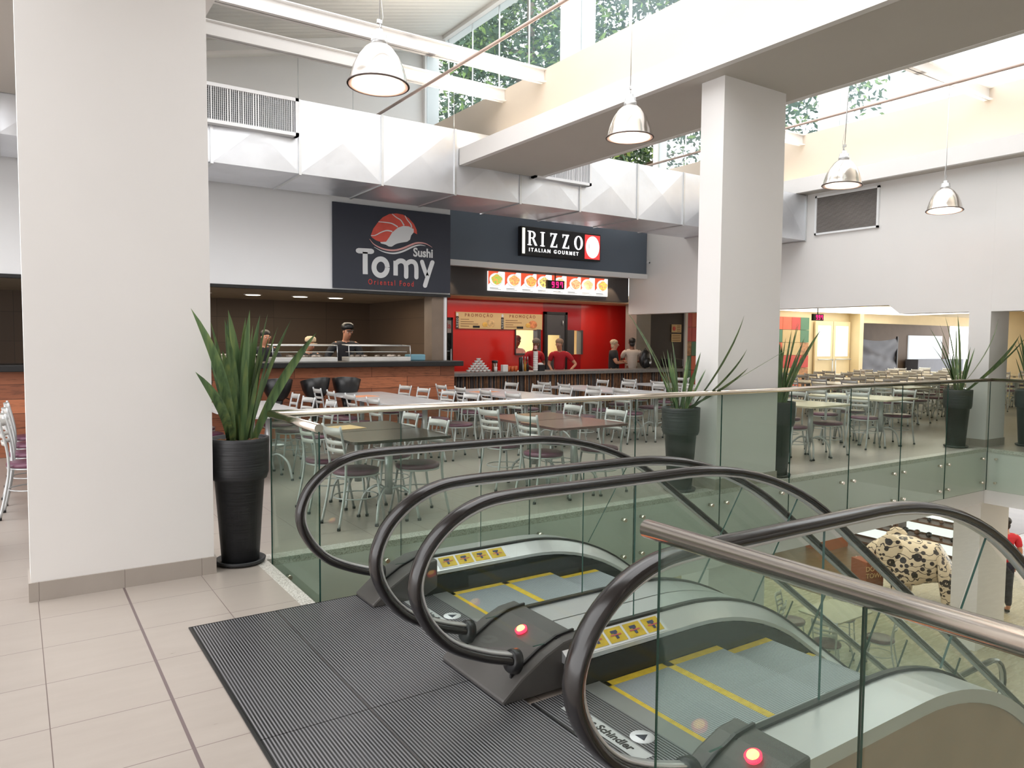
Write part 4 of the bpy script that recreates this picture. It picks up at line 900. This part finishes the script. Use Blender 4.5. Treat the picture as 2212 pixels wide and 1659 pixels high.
planter('bushy potted plant half hidden by the middle column', 7.46, 5.5, [(.3, 1.82), (.44, 1.82), (.7, 1.74), (.75, 1.58), (.44, 1.65), (.05, 1.64), (.13, 1.64), (.55, 1.64), (.24, 1.72), (.5, 1.47)], 12, 4)
planter('potted plant with spread leaves left of the far right column', 11.95, 5.6, [(-.44, 2.0), (-.9, 1.82), (-.95, 1.58), (-.8, 1.69), (-.09, 2.02), (.27, 1.97, -.4), (.75, 1.72, -.5), (1.05, 1.74, -.5), (-.5, 1.9), (-.2, 1.85)], 8, 5)
planter('potted plant at the right picture edge behind the glass railing', 13.1, 5.08, [(-.62, 1.61), (-.5, 1.69), (-.16, 1.83), (-.04, 1.9), (.18, 1.95), (.38, 1.61), (-.3, 1.75)], 12, 6)
planter('potted plant cut by the left picture edge', -.44, 6.5, [(-.3, 1.7), (.12, 1.95), (.05, 1.8), (.2, 1.6), (-.1, 1.8), (.3, 1.5)], 8, 9)

# ------------------------------------------------------------------ tables and chairs
def chair_proto():
    c = thing('cafe_chair', '', 'chair')
    MB().lathe([(.17, .435), (.195, .44), (.2, .455), (.195, .472), (.16, .48), (.001, .482)], 28).build('seat', PURP, c)
    MB().tube([(.19 * math.cos(a), .19 * math.sin(a), .43) for a in [2 * PI * k / 24 for k in range(24)]], .008, 6, closed=True).build('seat_frame', SILV, c)
    MB().tube([(.185 * math.cos(a) - .0, .185 * math.sin(a), .24) for a in [2 * PI * k / 24 for k in range(24)]], .006, 6, closed=True).build('stretcher', SILV, c)
    for s_ in (-1, 1):
        l = MB().tube([(.13, s_ * .13, .43), (.155, s_ * .145, .24), (.19, s_ * .165, .02)], .0115, 8).build('leg', SILV, c)
        MB().lathe([(.016, 0), (.016, .022)], 8, (.192, s_ * .166, 0)).build('foot_cap', BLACK, l)
        l = MB().tube(catmull([(-.235, s_ * .165, .02), (-.19, s_ * .155, .24), (-.165, s_ * .15, .43), (-.175, s_ * .158, .62), (-.225, s_ * .17, .86)], 4), .0115, 8).build('leg', SILV, c)
        MB().lathe([(.016, 0), (.016, .022)], 8, (-.238, s_ * .166, 0)).build('foot_cap', BLACK, l)
    for z, h, x0 in ((.785, .06, -.205), (.70, .035, -.185), (.635, .035, -.175)):
        vs = []; n = 10
        for i in range(n + 1):
            u = i / n * 2 - 1; x = x0 - .045 * (1 - u * u)
            for dx, dz in ((-.006, 0), (.004, 0), (-.006 - h * .15, h), (-.016 - h * .15 + .02, h)): vs.append((x + dx, u * .16, z + dz))
        fs = []
        for i in range(n): a = i * 4; b = a + 4; fs += [(a, a + 2, b + 2, b), (a + 1, b + 1, b + 3, a + 3), (a + 2, a + 3, b + 3, b + 2), (a, b, b + 1, a + 1)]
        MB().add(vs, fs, True).build('back_slat', nmat('off_white_slat', (.62, .62, .60), .4, .2), c)
    return c
def table_proto(m, w=.92, d=.68):
    t_ = thing('cafe_table', '', 'table')
    r = .06; pts = []
    for cx, cy, a0 in ((w / 2 - r, d / 2 - r, 0), (-w / 2 + r, d / 2 - r, PI / 2), (-w / 2 + r, -d / 2 + r, PI), (w / 2 - r, -d / 2 + r, 1.5 * PI)):
        for k in range(5): a = a0 + PI / 2 * k / 4; pts.append((cx + r * math.cos(a), cy + r * math.sin(a)))
    MB().prism(pts, .722, .745, 'z').build('tabletop', m, t_); 
    MB().lathe([(.12, .71), (.12, .72)], 16).lathe([(.035, .22), (.035, .71)], 14).build('column', SILV, t_)
    for k in range(4):
        a = PI / 4 + k * PI / 2; c_, s_ = math.cos(a), math.sin(a)
        l = MB().tube(catmull([(c_ * .03, s_ * .03, .27), (c_ * .12, s_ * .12, .29), (c_ * .23, s_ * .23, .2), (c_ * .28, s_ * .28, .02)], 4), .013, 8).build('leg', SILV, t_)
        MB().lathe([(.018, 0), (.018, .02)], 8, (c_ * .282, s_ * .282, 0)).build('foot_cap', BLACK, l)
    return t_
CH = chair_proto(); used = [False]
TP = {k: table_proto(m) for k, m in (('white', WTOP), ('dark', DTOP), ('reddish brown', RTOP), ('cream', CTOP))}; tused = {}
def put_chair(x, y, rz, label, group):
    c = CH if not used[0] else copy_tree(CH); used[0] = True
    c.location = (x, y, 0); c.rotation_euler = (0, 0, rz); tag(c, label, 'chair', group)
def put_table(kind, x, y, label, group, rz=0.):
    c = TP[kind] if kind not in tused else copy_tree(TP[kind]); tused[kind] = 1
    c.location = (x, y, 0); c.rotation_euler = (0, 0, rz); tag(c, label, 'table', group)
ORD = ['nearest the railing', 'second from the railing', 'third from the railing', 'fourth from the railing', 'fifth from the railing', 'sixth from the railing', 'seventh from the railing', 'eighth from the railing']
random.seed(11)
def row(kind, xc, y0, n, nm, gap=.95, dy=.70, left=None, right=None, off=.40):
    for i in range(n):
        put_table(kind, xc, y0 + .34 + i * dy, 'cafe table in %s, %s' % (nm, ORD[i]), 'tables in ' + nm)
    for sd, want in ((-1, left), (1, right)):
        ys = [y0 + .34 + i * dy for i in range(n)] if want is None else want
        for i, y in enumerate(ys):
            put_chair(xc + sd * (off + .0) + random.uniform(-.03, .03), y + random.uniform(-.04, .04), (0 if sd < 0 else PI) + random.uniform(-.1, .1),
                      'cafe chair %s of %s, %s' % ('left' if sd < 0 else 'right', nm, ORD[i]), 'chairs round ' + nm)
row('dark', 2.70, 5.62, 2, 'the dark front row', off=.30)
row('reddish brown', 4.72, 5.56, 2, 'the reddish brown front row', off=.34)
row('cream', 9.05, 5.80, 2, 'the cream row right of the middle column', off=.42)
row('cream', 11.05, 5.95, 2, 'the cream row by the right column', off=.42)
row('white', 2.33, 8.0, 3, 'the white row behind the tall plant', off=.5)
row('white', 4.40, 8.25, 4, 'the white row before the bar stools', off=.5)
row('white', 6.45, 8.2, 4, 'the white row before the fridge', off=.5)
row('white', 8.50, 8.2, 4, 'the white row before the red kiosk', off=.5)
row('white', 10.6, 8.2, 4, 'the white row nearest the right wall', off=.5)
row('white', .62, 7.4, 4, 'the white row behind the big column', off=.5, right=[])
HN = ['first', 'second', 'third', 'fourth', 'fifth']
for i in range(5): row('cream', 14.4 + i * 2.1, 7.4 + .2 * i, 6, 'the %s back hall row' % HN[i], off=.5)
# menus lying on tables
for i, (x, y, m_, lb) in enumerate(((2.5, 6.62, TAN, 'tan paper menu lying on the far dark front table'), (4.2, 10.2, nmat('orange_menu', s2l(226, 150, 110), .6), 'orange menu card on a white table before the bar stools'), (6.3, 10.2, nmat('orange_menu', s2l(226, 150, 110), .6), 'orange menu card on a white table before the fridge'))):
    o = B(-.2, .2, -.15, .15, 0, .003).build('menu_card', m_, loc=(x, y, .7455), rot=(0, 0, .15)); tag(o, lb, 'menu')

# ------------------------------------------------------------------ people
def skinned(name, nodes, edges, m, parent, sub=1):
    me = bpy.data.meshes.new(name); me.from_pydata([n[0] for n in nodes], edges, []); o = bpy.data.objects.new(name, me); COL.objects.link(o)
    sk = o.modifiers.new('s', 'SKIN'); sk.use_smooth_shade = True; sb_ = o.modifiers.new('u', 'SUBSURF'); sb_.levels = sub; sb_.render_levels = sub
    for i, n in enumerate(nodes):
        r = n[1] if isinstance(n[1], tuple) else (n[1], n[1]); me.skin_vertices[0].data[i].radius = r
    me.skin_vertices[0].data[0].use_root = True
    bpy.context.view_layer.update()
    m2 = bpy.data.meshes.new_from_object(o.evaluated_get(bpy.context.evaluated_depsgraph_get())); bpy.data.objects.remove(o)
    m2.materials.clear(); m2.materials.append(m); m2.name = name
    for p in m2.polygons: p.use_smooth = True
    q = bpy.data.objects.new(name, m2); COL.objects.link(q); q.parent = parent; return q
def person(label, loc, rz, skin, top, bottom, arms, head=(0, 0), h=1.0, hat=None, hair=None, sleeve='short', lean=0., build=1.0):
    """faces -y locally. arms: ((elbow L),(wrist L)),((elbow R),(wrist R)); head=(turn, nod)"""
    p = thing('person', label, 'person', loc, rz); p.scale = (h, h, h)
    b = build; ly = lambda z: -lean * max(0, z - .95)
    N = []; Eg = []
    def add(c, r, par=None):
        N.append(((c[0], c[1] + ly(c[2]), c[2]), r)); i = len(N) - 1
        if par is not None: Eg.append((par, i))
        return i
    pel = add((0, 0, .95), (.13 * b, .10 * b)); wa = add((0, 0, 1.1), (.12 * b, .09 * b), pel); ch = add((0, 0, 1.30), (.14 * b, .10 * b), wa); nb_ = add((0, .01, 1.44), (.07, .06), ch)
    nk = add((0, 0, 1.49), .056, nb_); hx, hy = math.sin(head[0]) * .03, -.02 - head[1] * .05
    h1 = add((hx, hy, 1.54), (.070, .08), nk); h2 = add((hx * 1.6, hy * 1.5 - .005, 1.62), (.080, .092), h1); h3 = add((hx * 1.8, hy * 1.6, 1.68), (.06, .07), h2)
    hands = []
    for s_, (el, wr) in zip((-1, 1), arms):
        sh = add((s_ * .16 * b, .01, 1.41), .06 * b, ch); so = add((s_ * .19 * b, .01, 1.37), .055 * b, sh)
        e1 = add(el, .040 * b, so); w1 = add(wr, .026, e1); dv = (Vector(wr) - Vector(el)).normalized(); pr_ = Vector((dv.y, -dv.x, 0)); pr_ = pr_.normalized() if pr_.length > .1 else Vector((1, 0, 0))
        pc = Vector(wr) + dv * .055; pm = add(pc, (.036, .018), w1)
        for k in range(4):
            q = pc + dv * .04 + pr_ * (k - 1.5) * .019; f1 = add(q, .0095, pm); f2 = add(q + dv * (.03, .036, .034, .026)[k] + Vector((0, 0, -.012)), .008, f1); add(q + dv * (.045, .056, .052, .04)[k] + Vector((0, 0, -.035)), .007, f2)
        q = pc + pr_ * (-s_) * .034 - dv * .015; f1 = add(q, .010, pm); add(q + dv * .03 + pr_ * (-s_) * .012, .008, f1)
    legs = []
    for s_ in (-1, 1):
        hp = add((s_ * .085, 0, .90), (.085 * b, .085 * b), pel); kn = add((s_ * .095, -.01, .50), .058, hp); an = add((s_ * .10, .01, .09), .038, kn); add((s_ * .105, -.12, .04), (.036, .03), an)
    skinned('body', N, Eg, skin, p)
    # clothes
    T = [((0, ly(.9), .88), (.15 * b, .13 * b)), ((0, ly(1.1), 1.1), (.15 * b, .125 * b)), ((0, ly(1.3), 1.30), (.178 * b, .138 * b)), ((0, .01 + ly(1.44), 1.46), (.11, .095)), ((0, .005 + ly(1.38), 1.38), (.165, .13))]; TE = [(0, 1), (1, 2), (2, 4), (4, 3)]
    for s_, (el, wr) in zip((-1, 1), arms):
        i = len(T); so = Vector((s_ * .19 * b, .01 + ly(1.37), 1.37)); e_ = Vector(el) + Vector((0, ly(el[2]), 0)); w_ = Vector(wr) + Vector((0, ly(wr[2]), 0))
        T += [((s_ * .155 * b, .01 + ly(1.4), 1.40), .084 * b), (tuple(so), .078 * b)]; TE += [(4, i), (i, i + 1)]
        if sleeve == 'short': T.append((tuple(so.lerp(e_, .7)), .06 * b)); TE.append((i + 1, i + 2))
        else: T += [(tuple(e_), .054 * b), (tuple(e_.lerp(w_, .9)), .038)]; TE += [(i + 1, i + 2), (i + 2, i + 3)]
    skinned('shirt', T, TE, top, p)
    Q = [((0, 0, .96), (.138 * b, .112 * b))]; QE = []
    for s_ in (-1, 1):
        i = len(Q); Q += [((s_ * .085, 0, .88), (.1 * b, .1 * b)), ((s_ * .095, -.01, .50), .073), ((s_ * .10, .005, .12), .058)]; QE += [(0, i), (i, i + 1), (i + 1, i + 2)]
    skinned('trousers', Q, QE, bottom, p)
    for s_ in (-1, 1): MB().sphere((s_ * .105, -.065, .045), .05, 10, (.85, 2.1, .85)).build('shoe', BLACK, p)
    hc = Vector((hx * 1.6, hy * 1.5 + ly(1.62) - .004, 1.62)); a = head[0]; fwd = Vector((math.sin(a), -math.cos(a), -head[1] * .4)).normalized(); sd = Vector((math.cos(a), math.sin(a), 0))
    for s_ in (-1, 1):
        q = hc + fwd * .078 + sd * s_ * .031 + Vector((0, 0, .002)); e_ = MB().sphere(q, .011, 8, (1, 1, .7)).build('eye', PWHITE, p); MB().sphere(q + fwd * .008, .006, 6).build('pupil', BLACK, e_)
        q = hc + sd * s_ * .078 + Vector((0, 0, -.01)); MB().sphere(q, .022, 8, (.5, .7, 1.2)).build('ear', skin, p)
        MB().sphere(hc + fwd * .083 + sd * s_ * .031 + Vector((0, 0, .022)), .012, 6, (1.3, .5, .3)).build('eyebrow', BLACK, p)
    MB().sphere(hc + fwd * .09 + Vector((0, 0, -.018)), .014, 8, (.8, 1.1, 1.5)).build('nose', skin, p); MB().sphere(hc + fwd * .076 + Vector((0, 0, -.052)), .02, 8, (1.1, .5, .35)).build('mouth', nmat('lip', s2l(150, 84, 78), .5), p)
    if hair:
        MB().sphere(hc + Vector((0, 0, .045)) - fwd * .035, .088, 16, (1.02, 1.05, .9)).sphere(hc - fwd * .055 + Vector((0, 0, -.03)), .065, 12, (1.1, .8, 1.3)).build('hair', hair, p)
    if hat:
        kind, m = hat
        if kind == 'net': MB().sphere(hc + Vector((0, 0, .055)) - fwd * .03, .098, 18, (1, 1.05, .85)).build('hair_net', m, p)
        if kind == 'cap':
            MB().lathe([(.10, 0), (.106, .03), (.10, .075), (.06, .105), (.001, .11)], 20, hc + Vector((0, 0, .035)) - fwd * .01).build('cap', m, p); MB().sphere(hc + fwd * .10 + Vector((0, 0, .04)), .06, 10, (1.1, 1, .15)).build('cap_visor', m, p)
        if kind == 'scarf': MB().sphere(hc + Vector((0, 0, .06)) - fwd * .03, .096, 16, (1, 1.08, .75)).build('headscarf', m, p)
    return p
BK = nmat('black_cloth', (.012, .012, .016), .8, var=.2); RC = nmat('red_polo_cloth', s2l(178, 28, 40), .8, var=.06); WC = nmat('white_cloth', s2l(205, 190, 178), .8, var=.05); JN = nmat('dark_trouser_cloth', s2l(34, 34, 48), .85, var=.1)
NET = nmat('hair_net_mesh', s2l(120, 110, 104), .8, var=.15, scale=40); BEI = nmat('beige_cap_cloth', s2l(205, 185, 155), .8); HAIRB = nmat('dark_hair', (.015, .011, .01), .5); BLOND = nmat('streaked_blond_hair', s2l(190, 168, 140), .6, var=.4, scale=40)
work = (((-.26, -.10, 1.16), (-.10, -.30, 1.12)), ((.26, -.10, 1.16), (.10, -.30, 1.12)))
person('person in black chef jacket and black cap leaning over the sushi case', (4.93, 12.75, 0), -.15, SKINM, BK, BK, (((-.34, -.08, 1.18), (-.28, -.32, 1.08)), work[1]), (.2, .8), 1.06, ('cap', BLACK), HAIRB, 'long', .12, 1.05)
person('person in beige cap bending behind the left glass sushi case', (4.33, 12.95, 0), -.25, SKINM, BK, BK, work, (.6, .9), .92, ('cap', BEI), HAIRB, 'short', .2)
person('dark-haired person behind the tall plant at the sushi bar', (3.55, 12.9, 0), -.1, SKINM, BK, BK, work, (.2, .4), .99, None, HAIRB, 'long', .05)
person('cook in white shirt and hair net leaning in the kitchen hatch', (10.14, 15.02, 0), -.3, SKIND, WC, WC, (((-.24, -.12, 1.12), (-.02, -.30, 1.27)), ((.26, -.12, 1.12), (.14, -.32, 1.25))), (.3, .7), .97, ('net', NET), HAIRB, 'long', .18)
person('worker in red polo and grey hair net, partly hidden by colleague', (9.82, 13.8, 0), -.2, SKIND, RC, JN, (((-.27, -.05, 1.12), (-.22, -.26, 1.08)), ((.26, -.05, 1.12), (.12, -.28, 1.06))), (-.2, .7), .93, ('net', NET), HAIRB, 'short', .2)
person('worker in red polo with dark collar, hand resting on the counter', (10.18, 13.28, 0), -.6, SKINM, RC, JN, (((-.26, .0, 1.13), (-.18, -.16, .98)), ((.40, -.02, 1.14), (.24, -.22, .99))), (-.5, .6), .93, ('net', nmat('pale_hair_net', s2l(150, 122, 100), .7, var=.1, scale=40)), HAIRB, 'short', .1)
person('person in black top with streaked hair, arms crossed, in profile', (11.78, 13.25, 0), .8, SKINM, BK, BK, (((-.27, -.08, 1.16), (.02, -.25, 1.16)), ((.27, -.08, 1.16), (-.02, -.24, 1.20))), (.1, 0), .93, ('scarf', BLOND), BLOND, 'short', -.02, 1.22)
person('dark-haired person in white shirt facing away beside the grey pillar', (12.35, 13.25, 0), 2.6, SKIND, WC, JN, work, (0, 0), .96, None, HAIRB, 'short')
bp = thing('backpack', 'black backpack with small white patch on the counter by grey pillar', 'backpack', (12.3, 12.75, .95)); MB().sphere((0, 0, .22), .2, 16, (.85, .55, 1.1)).sphere((0, -.08, .14), .13, 12, (1, .6, .9)).build('bag_body', BLACK, bp); MB().sphere((.0, -.17, .14), .03, 8, (1, .2, 1)).build('patch', PWHITE, bp); MB().tube([(-.05, 0, .42), (0, 0, .48), (.05, 0, .42)], .01, 6).build('handle', BLACK, bp)

# ------------------------------------------------------------------ lower floor: shop, statue, passer-by
BROWN = nmat('dark_shop_wood', s2l(92, 66, 48), .5, var=.15, scale=6)
struct('wall_shop', MB().box(8, 27, 15.0, 15.1, ZL, -.84), nmat('shop_wall_paint', s2l(150, 132, 104), .6))
for i in range(4):
    s_ = thing('display_shelf', ('leftmost', 'second', 'third', 'rightmost')[3 - i] + ' brown shop shelf with bright lit back panels on lower floor', 'shelf', (16.6, 7.4 + i * 1.62, ZL), -PI / 2); s_.location.y += 1.6; m = MB().box(0, .05, 0, .4, 0, 1.9).box(1.55, 1.6, 0, .4, 0, 1.9)
    for z in (.05, .45, .8, 1.15, 1.5, 1.86): m.box(.05, 1.55, 0, .4, z, z + .04)
    m.build('shelf_frame', BROWN, s_)
    for z in (.10, .49, .84, 1.19): B(.05, 1.55, .37, .39, z + .04, z + .30).build('lit_back', mat('lit_shelf_back', (.3, .33, .3), .5, emit=(.85, .92, .85), es=.6), s_)
    B(.05, 1.55, .39, .4, .09, 1.86).build('back_panel', BROWN, s_)
    random.seed(i + 20)
    for z in (.49, .84, 1.19, 1.54):
        for k in range(6):
            hgt = random.uniform(.06, .14); o = MB().sphere((0, 0, hgt / 2), hgt / 2, 8, (1.3, 1, 1)).build('bottle_jar', random.choice((BLACK, nmat('grey_goods', s2l(120, 116, 110), .4), BROWN)), loc=(16.75, 7.55 + i * 1.62 + k * .26, ZL + z)); tag(o, 'small rounded piece of merchandise standing on a lower floor shop shelf', 'merchandise', 'merchandise on the lower floor shelves')
struct('floor', B(12.6, 26, 8.2, 15, ZL, ZL + .005), nmat('dark_shop_floor', s2l(112, 92, 68), .35, var=.15))
tb_ = B(0, .9, 0, .5, 0, .6).build('display_table', nmat('orange_brown_cabinet', s2l(150, 90, 52), .5), loc=(15.3, 9.9, ZL)); tag(tb_, 'orange brown display cabinet in the lower floor shop', 'cabinet')
bx = thing('cardboard_box', 'brown cardboard box with printed lettering left of the floral statue', 'box', (13.35, 7.75, ZL), -.3); B(-.2, .2, -.2, .2, 0, .7).build('carton', nmat('brown_cardboard', s2l(130, 74, 50), .7), bx, bevel=.01)
text('DOWN\nTOWN', .13, TAN, bx, loc=(0, -.206, .5), ext=.002)
# floral elephant-like statue
FLO = mat('floral_print', (.7, .62, .5), .35); t = NT(FLO)
mp = t.co(); v1 = t.n('ShaderNodeTexVoronoi', ins={'Scale': 3.3, 'Randomness': .85}); t.l(mp, v1.inputs[0])
nz = t.noise(mp, 5, 2); ad = t.n('ShaderNodeMath', operation='MULTIPLY_ADD'); t.l(nz, ad.inputs[0]); ad.inputs[1].default_value = .12; t.l(v1.outputs[0], ad.inputs[2])
r1 = t.ramp(ad.outputs[0], [(0, (.02, .01, .02)), (.11, (.80, .76, .70)), (.16, (.02, .01, .02)), (.34, (.80, .76, .70))], True)
v2 = t.n('ShaderNodeTexVoronoi', ins={'Scale': 7.5}); t.l(mp, v2.inputs[0]); r2_ = t.ramp(v2.outputs[0], [(0, (.02, .01, .02)), (.34, (.88, .83, .75))], True)
wv = t.n('ShaderNodeTexWave', ins={'Scale': 2.4, 'Distortion': 10., 'Detail Scale': 1.4}); wv.wave_type = 'RINGS'; t.l(mp, wv.inputs[0]); r3 = t.ramp(wv.outputs[1], [(0, (.02, .01, .02)), (.03, (.88, .83, .75))], True)
mm_ = t.n('ShaderNodeMix', data_type='RGBA', blend_type='MULTIPLY'); mm_.inputs[0].default_value = 1; t.l(r1, mm_.inputs[6]); t.l(r2_, mm_.inputs[7])
m3_ = t.n('ShaderNodeMix', data_type='RGBA', blend_type='MULTIPLY'); m3_.inputs[0].default_value = 1; t.l(mm_.outputs[2], m3_.inputs[6]); t.l(r3, m3_.inputs[7]); t.base(m3_.outputs[2])
st = thing('elephant_statue', 'large cream elephant statue painted with dark flowers and swirls', 'statue', (13.8, 7.05, ZL), -1.25); st.scale = (.82, .82, .82)
skinned('body', [((0, 0, .95), (.55, .5)), ((.6, 0, .95), (.5, .48)), ((-.62, 0, 1.15), (.36, .36)), ((-.95, 0, 1.0), (.2, .2)), ((-1.1, 0, .65), (.13, .13)), ((-1.05, 0, .3), (.1, .1)), ((-1.2, 0, .1), (.08, .08)), ((-.3, .28, .5), .2), ((-.3, .28, .03), .18), ((-.3, -.28, .5), .2), ((-.3, -.28, .03), .18), ((.7, .28, .5), .2), ((.7, .28, .03), .18), ((.7, -.28, .5), .2), ((.7, -.28, .03), .18)],
        [(0, 1), (0, 2), (2, 3), (3, 4), (4, 5), (5, 6), (0, 7), (7, 8), (0, 9), (9, 10), (1, 11), (11, 12), (1, 13), (13, 14)], FLO, st, 2)
for s_ in (-1, 1): MB().sphere((-.5, s_ * .42, 1.15), .38, 20, (.75, .16, 1.05)).build('ear', FLO, st)
for s_ in (-1, 1): MB().tube(catmull([(-.9, s_ * .15, .9), (-1.1, s_ * .2, .75), (-1.25, s_ * .2, .85)], 4), [.05 - .004 * k for k in range(9)], 8).build('tusk', CW, st)
person('person walking on lower floor in red top and dark trousers, head hidden', (14.5, 5.9, ZL), 2.4, SKINM, nmat('bright_red_cloth', s2l(214, 50, 62), .8), JN, (((-.24, .05, 1.12), (-.22, -.05, .88)), ((.24, .03, 1.12), (.24, -.08, .88))), (0, 0), 1.0, None, HAIRB)
o = MB().sphere((0, 0, 0), .09, 16, (1, 1, .35)).build('smoke_detector', BLACK, loc=(12.05, 5.75, -.87)); tag(o, 'black dome camera under the slab at the void corner', 'dome camera')
o = B(-.2, .2, -.02, .02, 0, .14).build('exit_sign', mat('lit_green', (.1, .7, .2), .5, emit=(.1, .8, .25), es=1.), loc=(13.0, 9.0, -1.0)); tag(o, 'small green lit sign under the slab left of the lower column', 'sign')
# lower floor tables with stools
for i, (x, y) in enumerate(((9.2, 7.6), (10.2, 6.4))):
    c = copy_tree(TP['cream']); c.location = (x, y, ZL); tag(c, ('farther', 'nearer')[i] + ' cream table on the lower floor seen through the glass', 'table')
    for k in range(4):
        a = k * PI / 2 + .4; q = copy_tree(CH); q.location = (x + .62 * math.cos(a), y + .62 * math.sin(a), ZL); q.rotation_euler = (0, 0, a + PI)
        tag(q, 'metal chair round the %s lower floor table, its %s seat' % (('farther', 'nearer')[i], ('right-hand', 'far', 'left-hand', 'near')[k]), 'chair', 'chairs on the lower floor')

# ------------------------------------------------------------------ trees beyond the clerestory
LV = [nmat('tree_leaf_dark', s2l(52, 82, 50), .5, var=.3, scale=2), nmat('tree_leaf_light', s2l(120, 150, 70), .5, var=.25, scale=2)]
def tree(label, x, y, zb, zt, R, n, seed):
    T_ = thing('tree', label, 'tree', (x, y, ZL), group='trees outside the roof windows'); random.seed(seed); z0 = zb - ZL; z1 = zt - ZL
    MB().tube([(0, 0, 0), (.15, .1, z0 * .6), (.1, 0, z0 + (z1 - z0) * .8)], [.32, .25, .08], 10).build('trunk', nmat('grey_bark', s2l(120, 104, 92), .9, var=.3), T_)
    bm_ = MB()
    for k in range(16):
        a = random.random() * 2 * PI; zz = z0 + (z1 - z0) * random.uniform(.0, .6); bm_.tube([(.1, 0, zz), (R * .5 * math.cos(a), R * .5 * math.sin(a), zz + .8), (R * .95 * math.cos(a), R * .95 * math.sin(a), zz + 1.2)], [.09, .06, .02], 6, cap=False)
    bm_.build('branches', nmat('grey_bark', s2l(120, 104, 92), .9), T_)
    cl = []
    for k in range(80):
        a = random.random() * 2 * PI; r = R * math.sqrt(random.random()); cl.append((r * math.cos(a), r * math.sin(a), random.uniform(z0, z1)))
    for mi in range(2):
        vs = []; fs = []
        for k in range(n if mi == 0 else n // 3):
            c = random.choice(cl); p = Vector((c[0] + random.gauss(0, .45), c[1] + random.gauss(0, .45), c[2] + random.gauss(0, .4)))
            d = Vector((random.gauss(0, 1), random.gauss(0, 1), random.gauss(-.3, .7))).normalized(); q = d.cross(Vector((random.gauss(0, 1), random.gauss(0, 1), random.gauss(0, 1)))).normalized(); L = random.uniform(.16, .3)
            i = len(vs); vs += [p, p + d * L * .5 + q * L * .2, p + d * L, p + d * L * .5 - q * L * .2]; fs.append((i, i + 1, i + 2, i + 3))
        tag(MB().add(vs, fs).build('foliage', LV[mi], T_, fix=False), kind='stuff')
tree('leafy tree outside the roof window behind the leftmost bay', 13.6, 19.5, 6.5, 13.5, 3.4, 15000, 1)
tree('leafy tree outside the roof windows above the middle beam', 17.5, 14.5, 7.5, 14.5, 3.6, 15000, 2)
tree('leafy tree outside behind the gap beside the middle column', 18.5, 22.0, 5.5, 11.5, 3.2, 12000, 3)
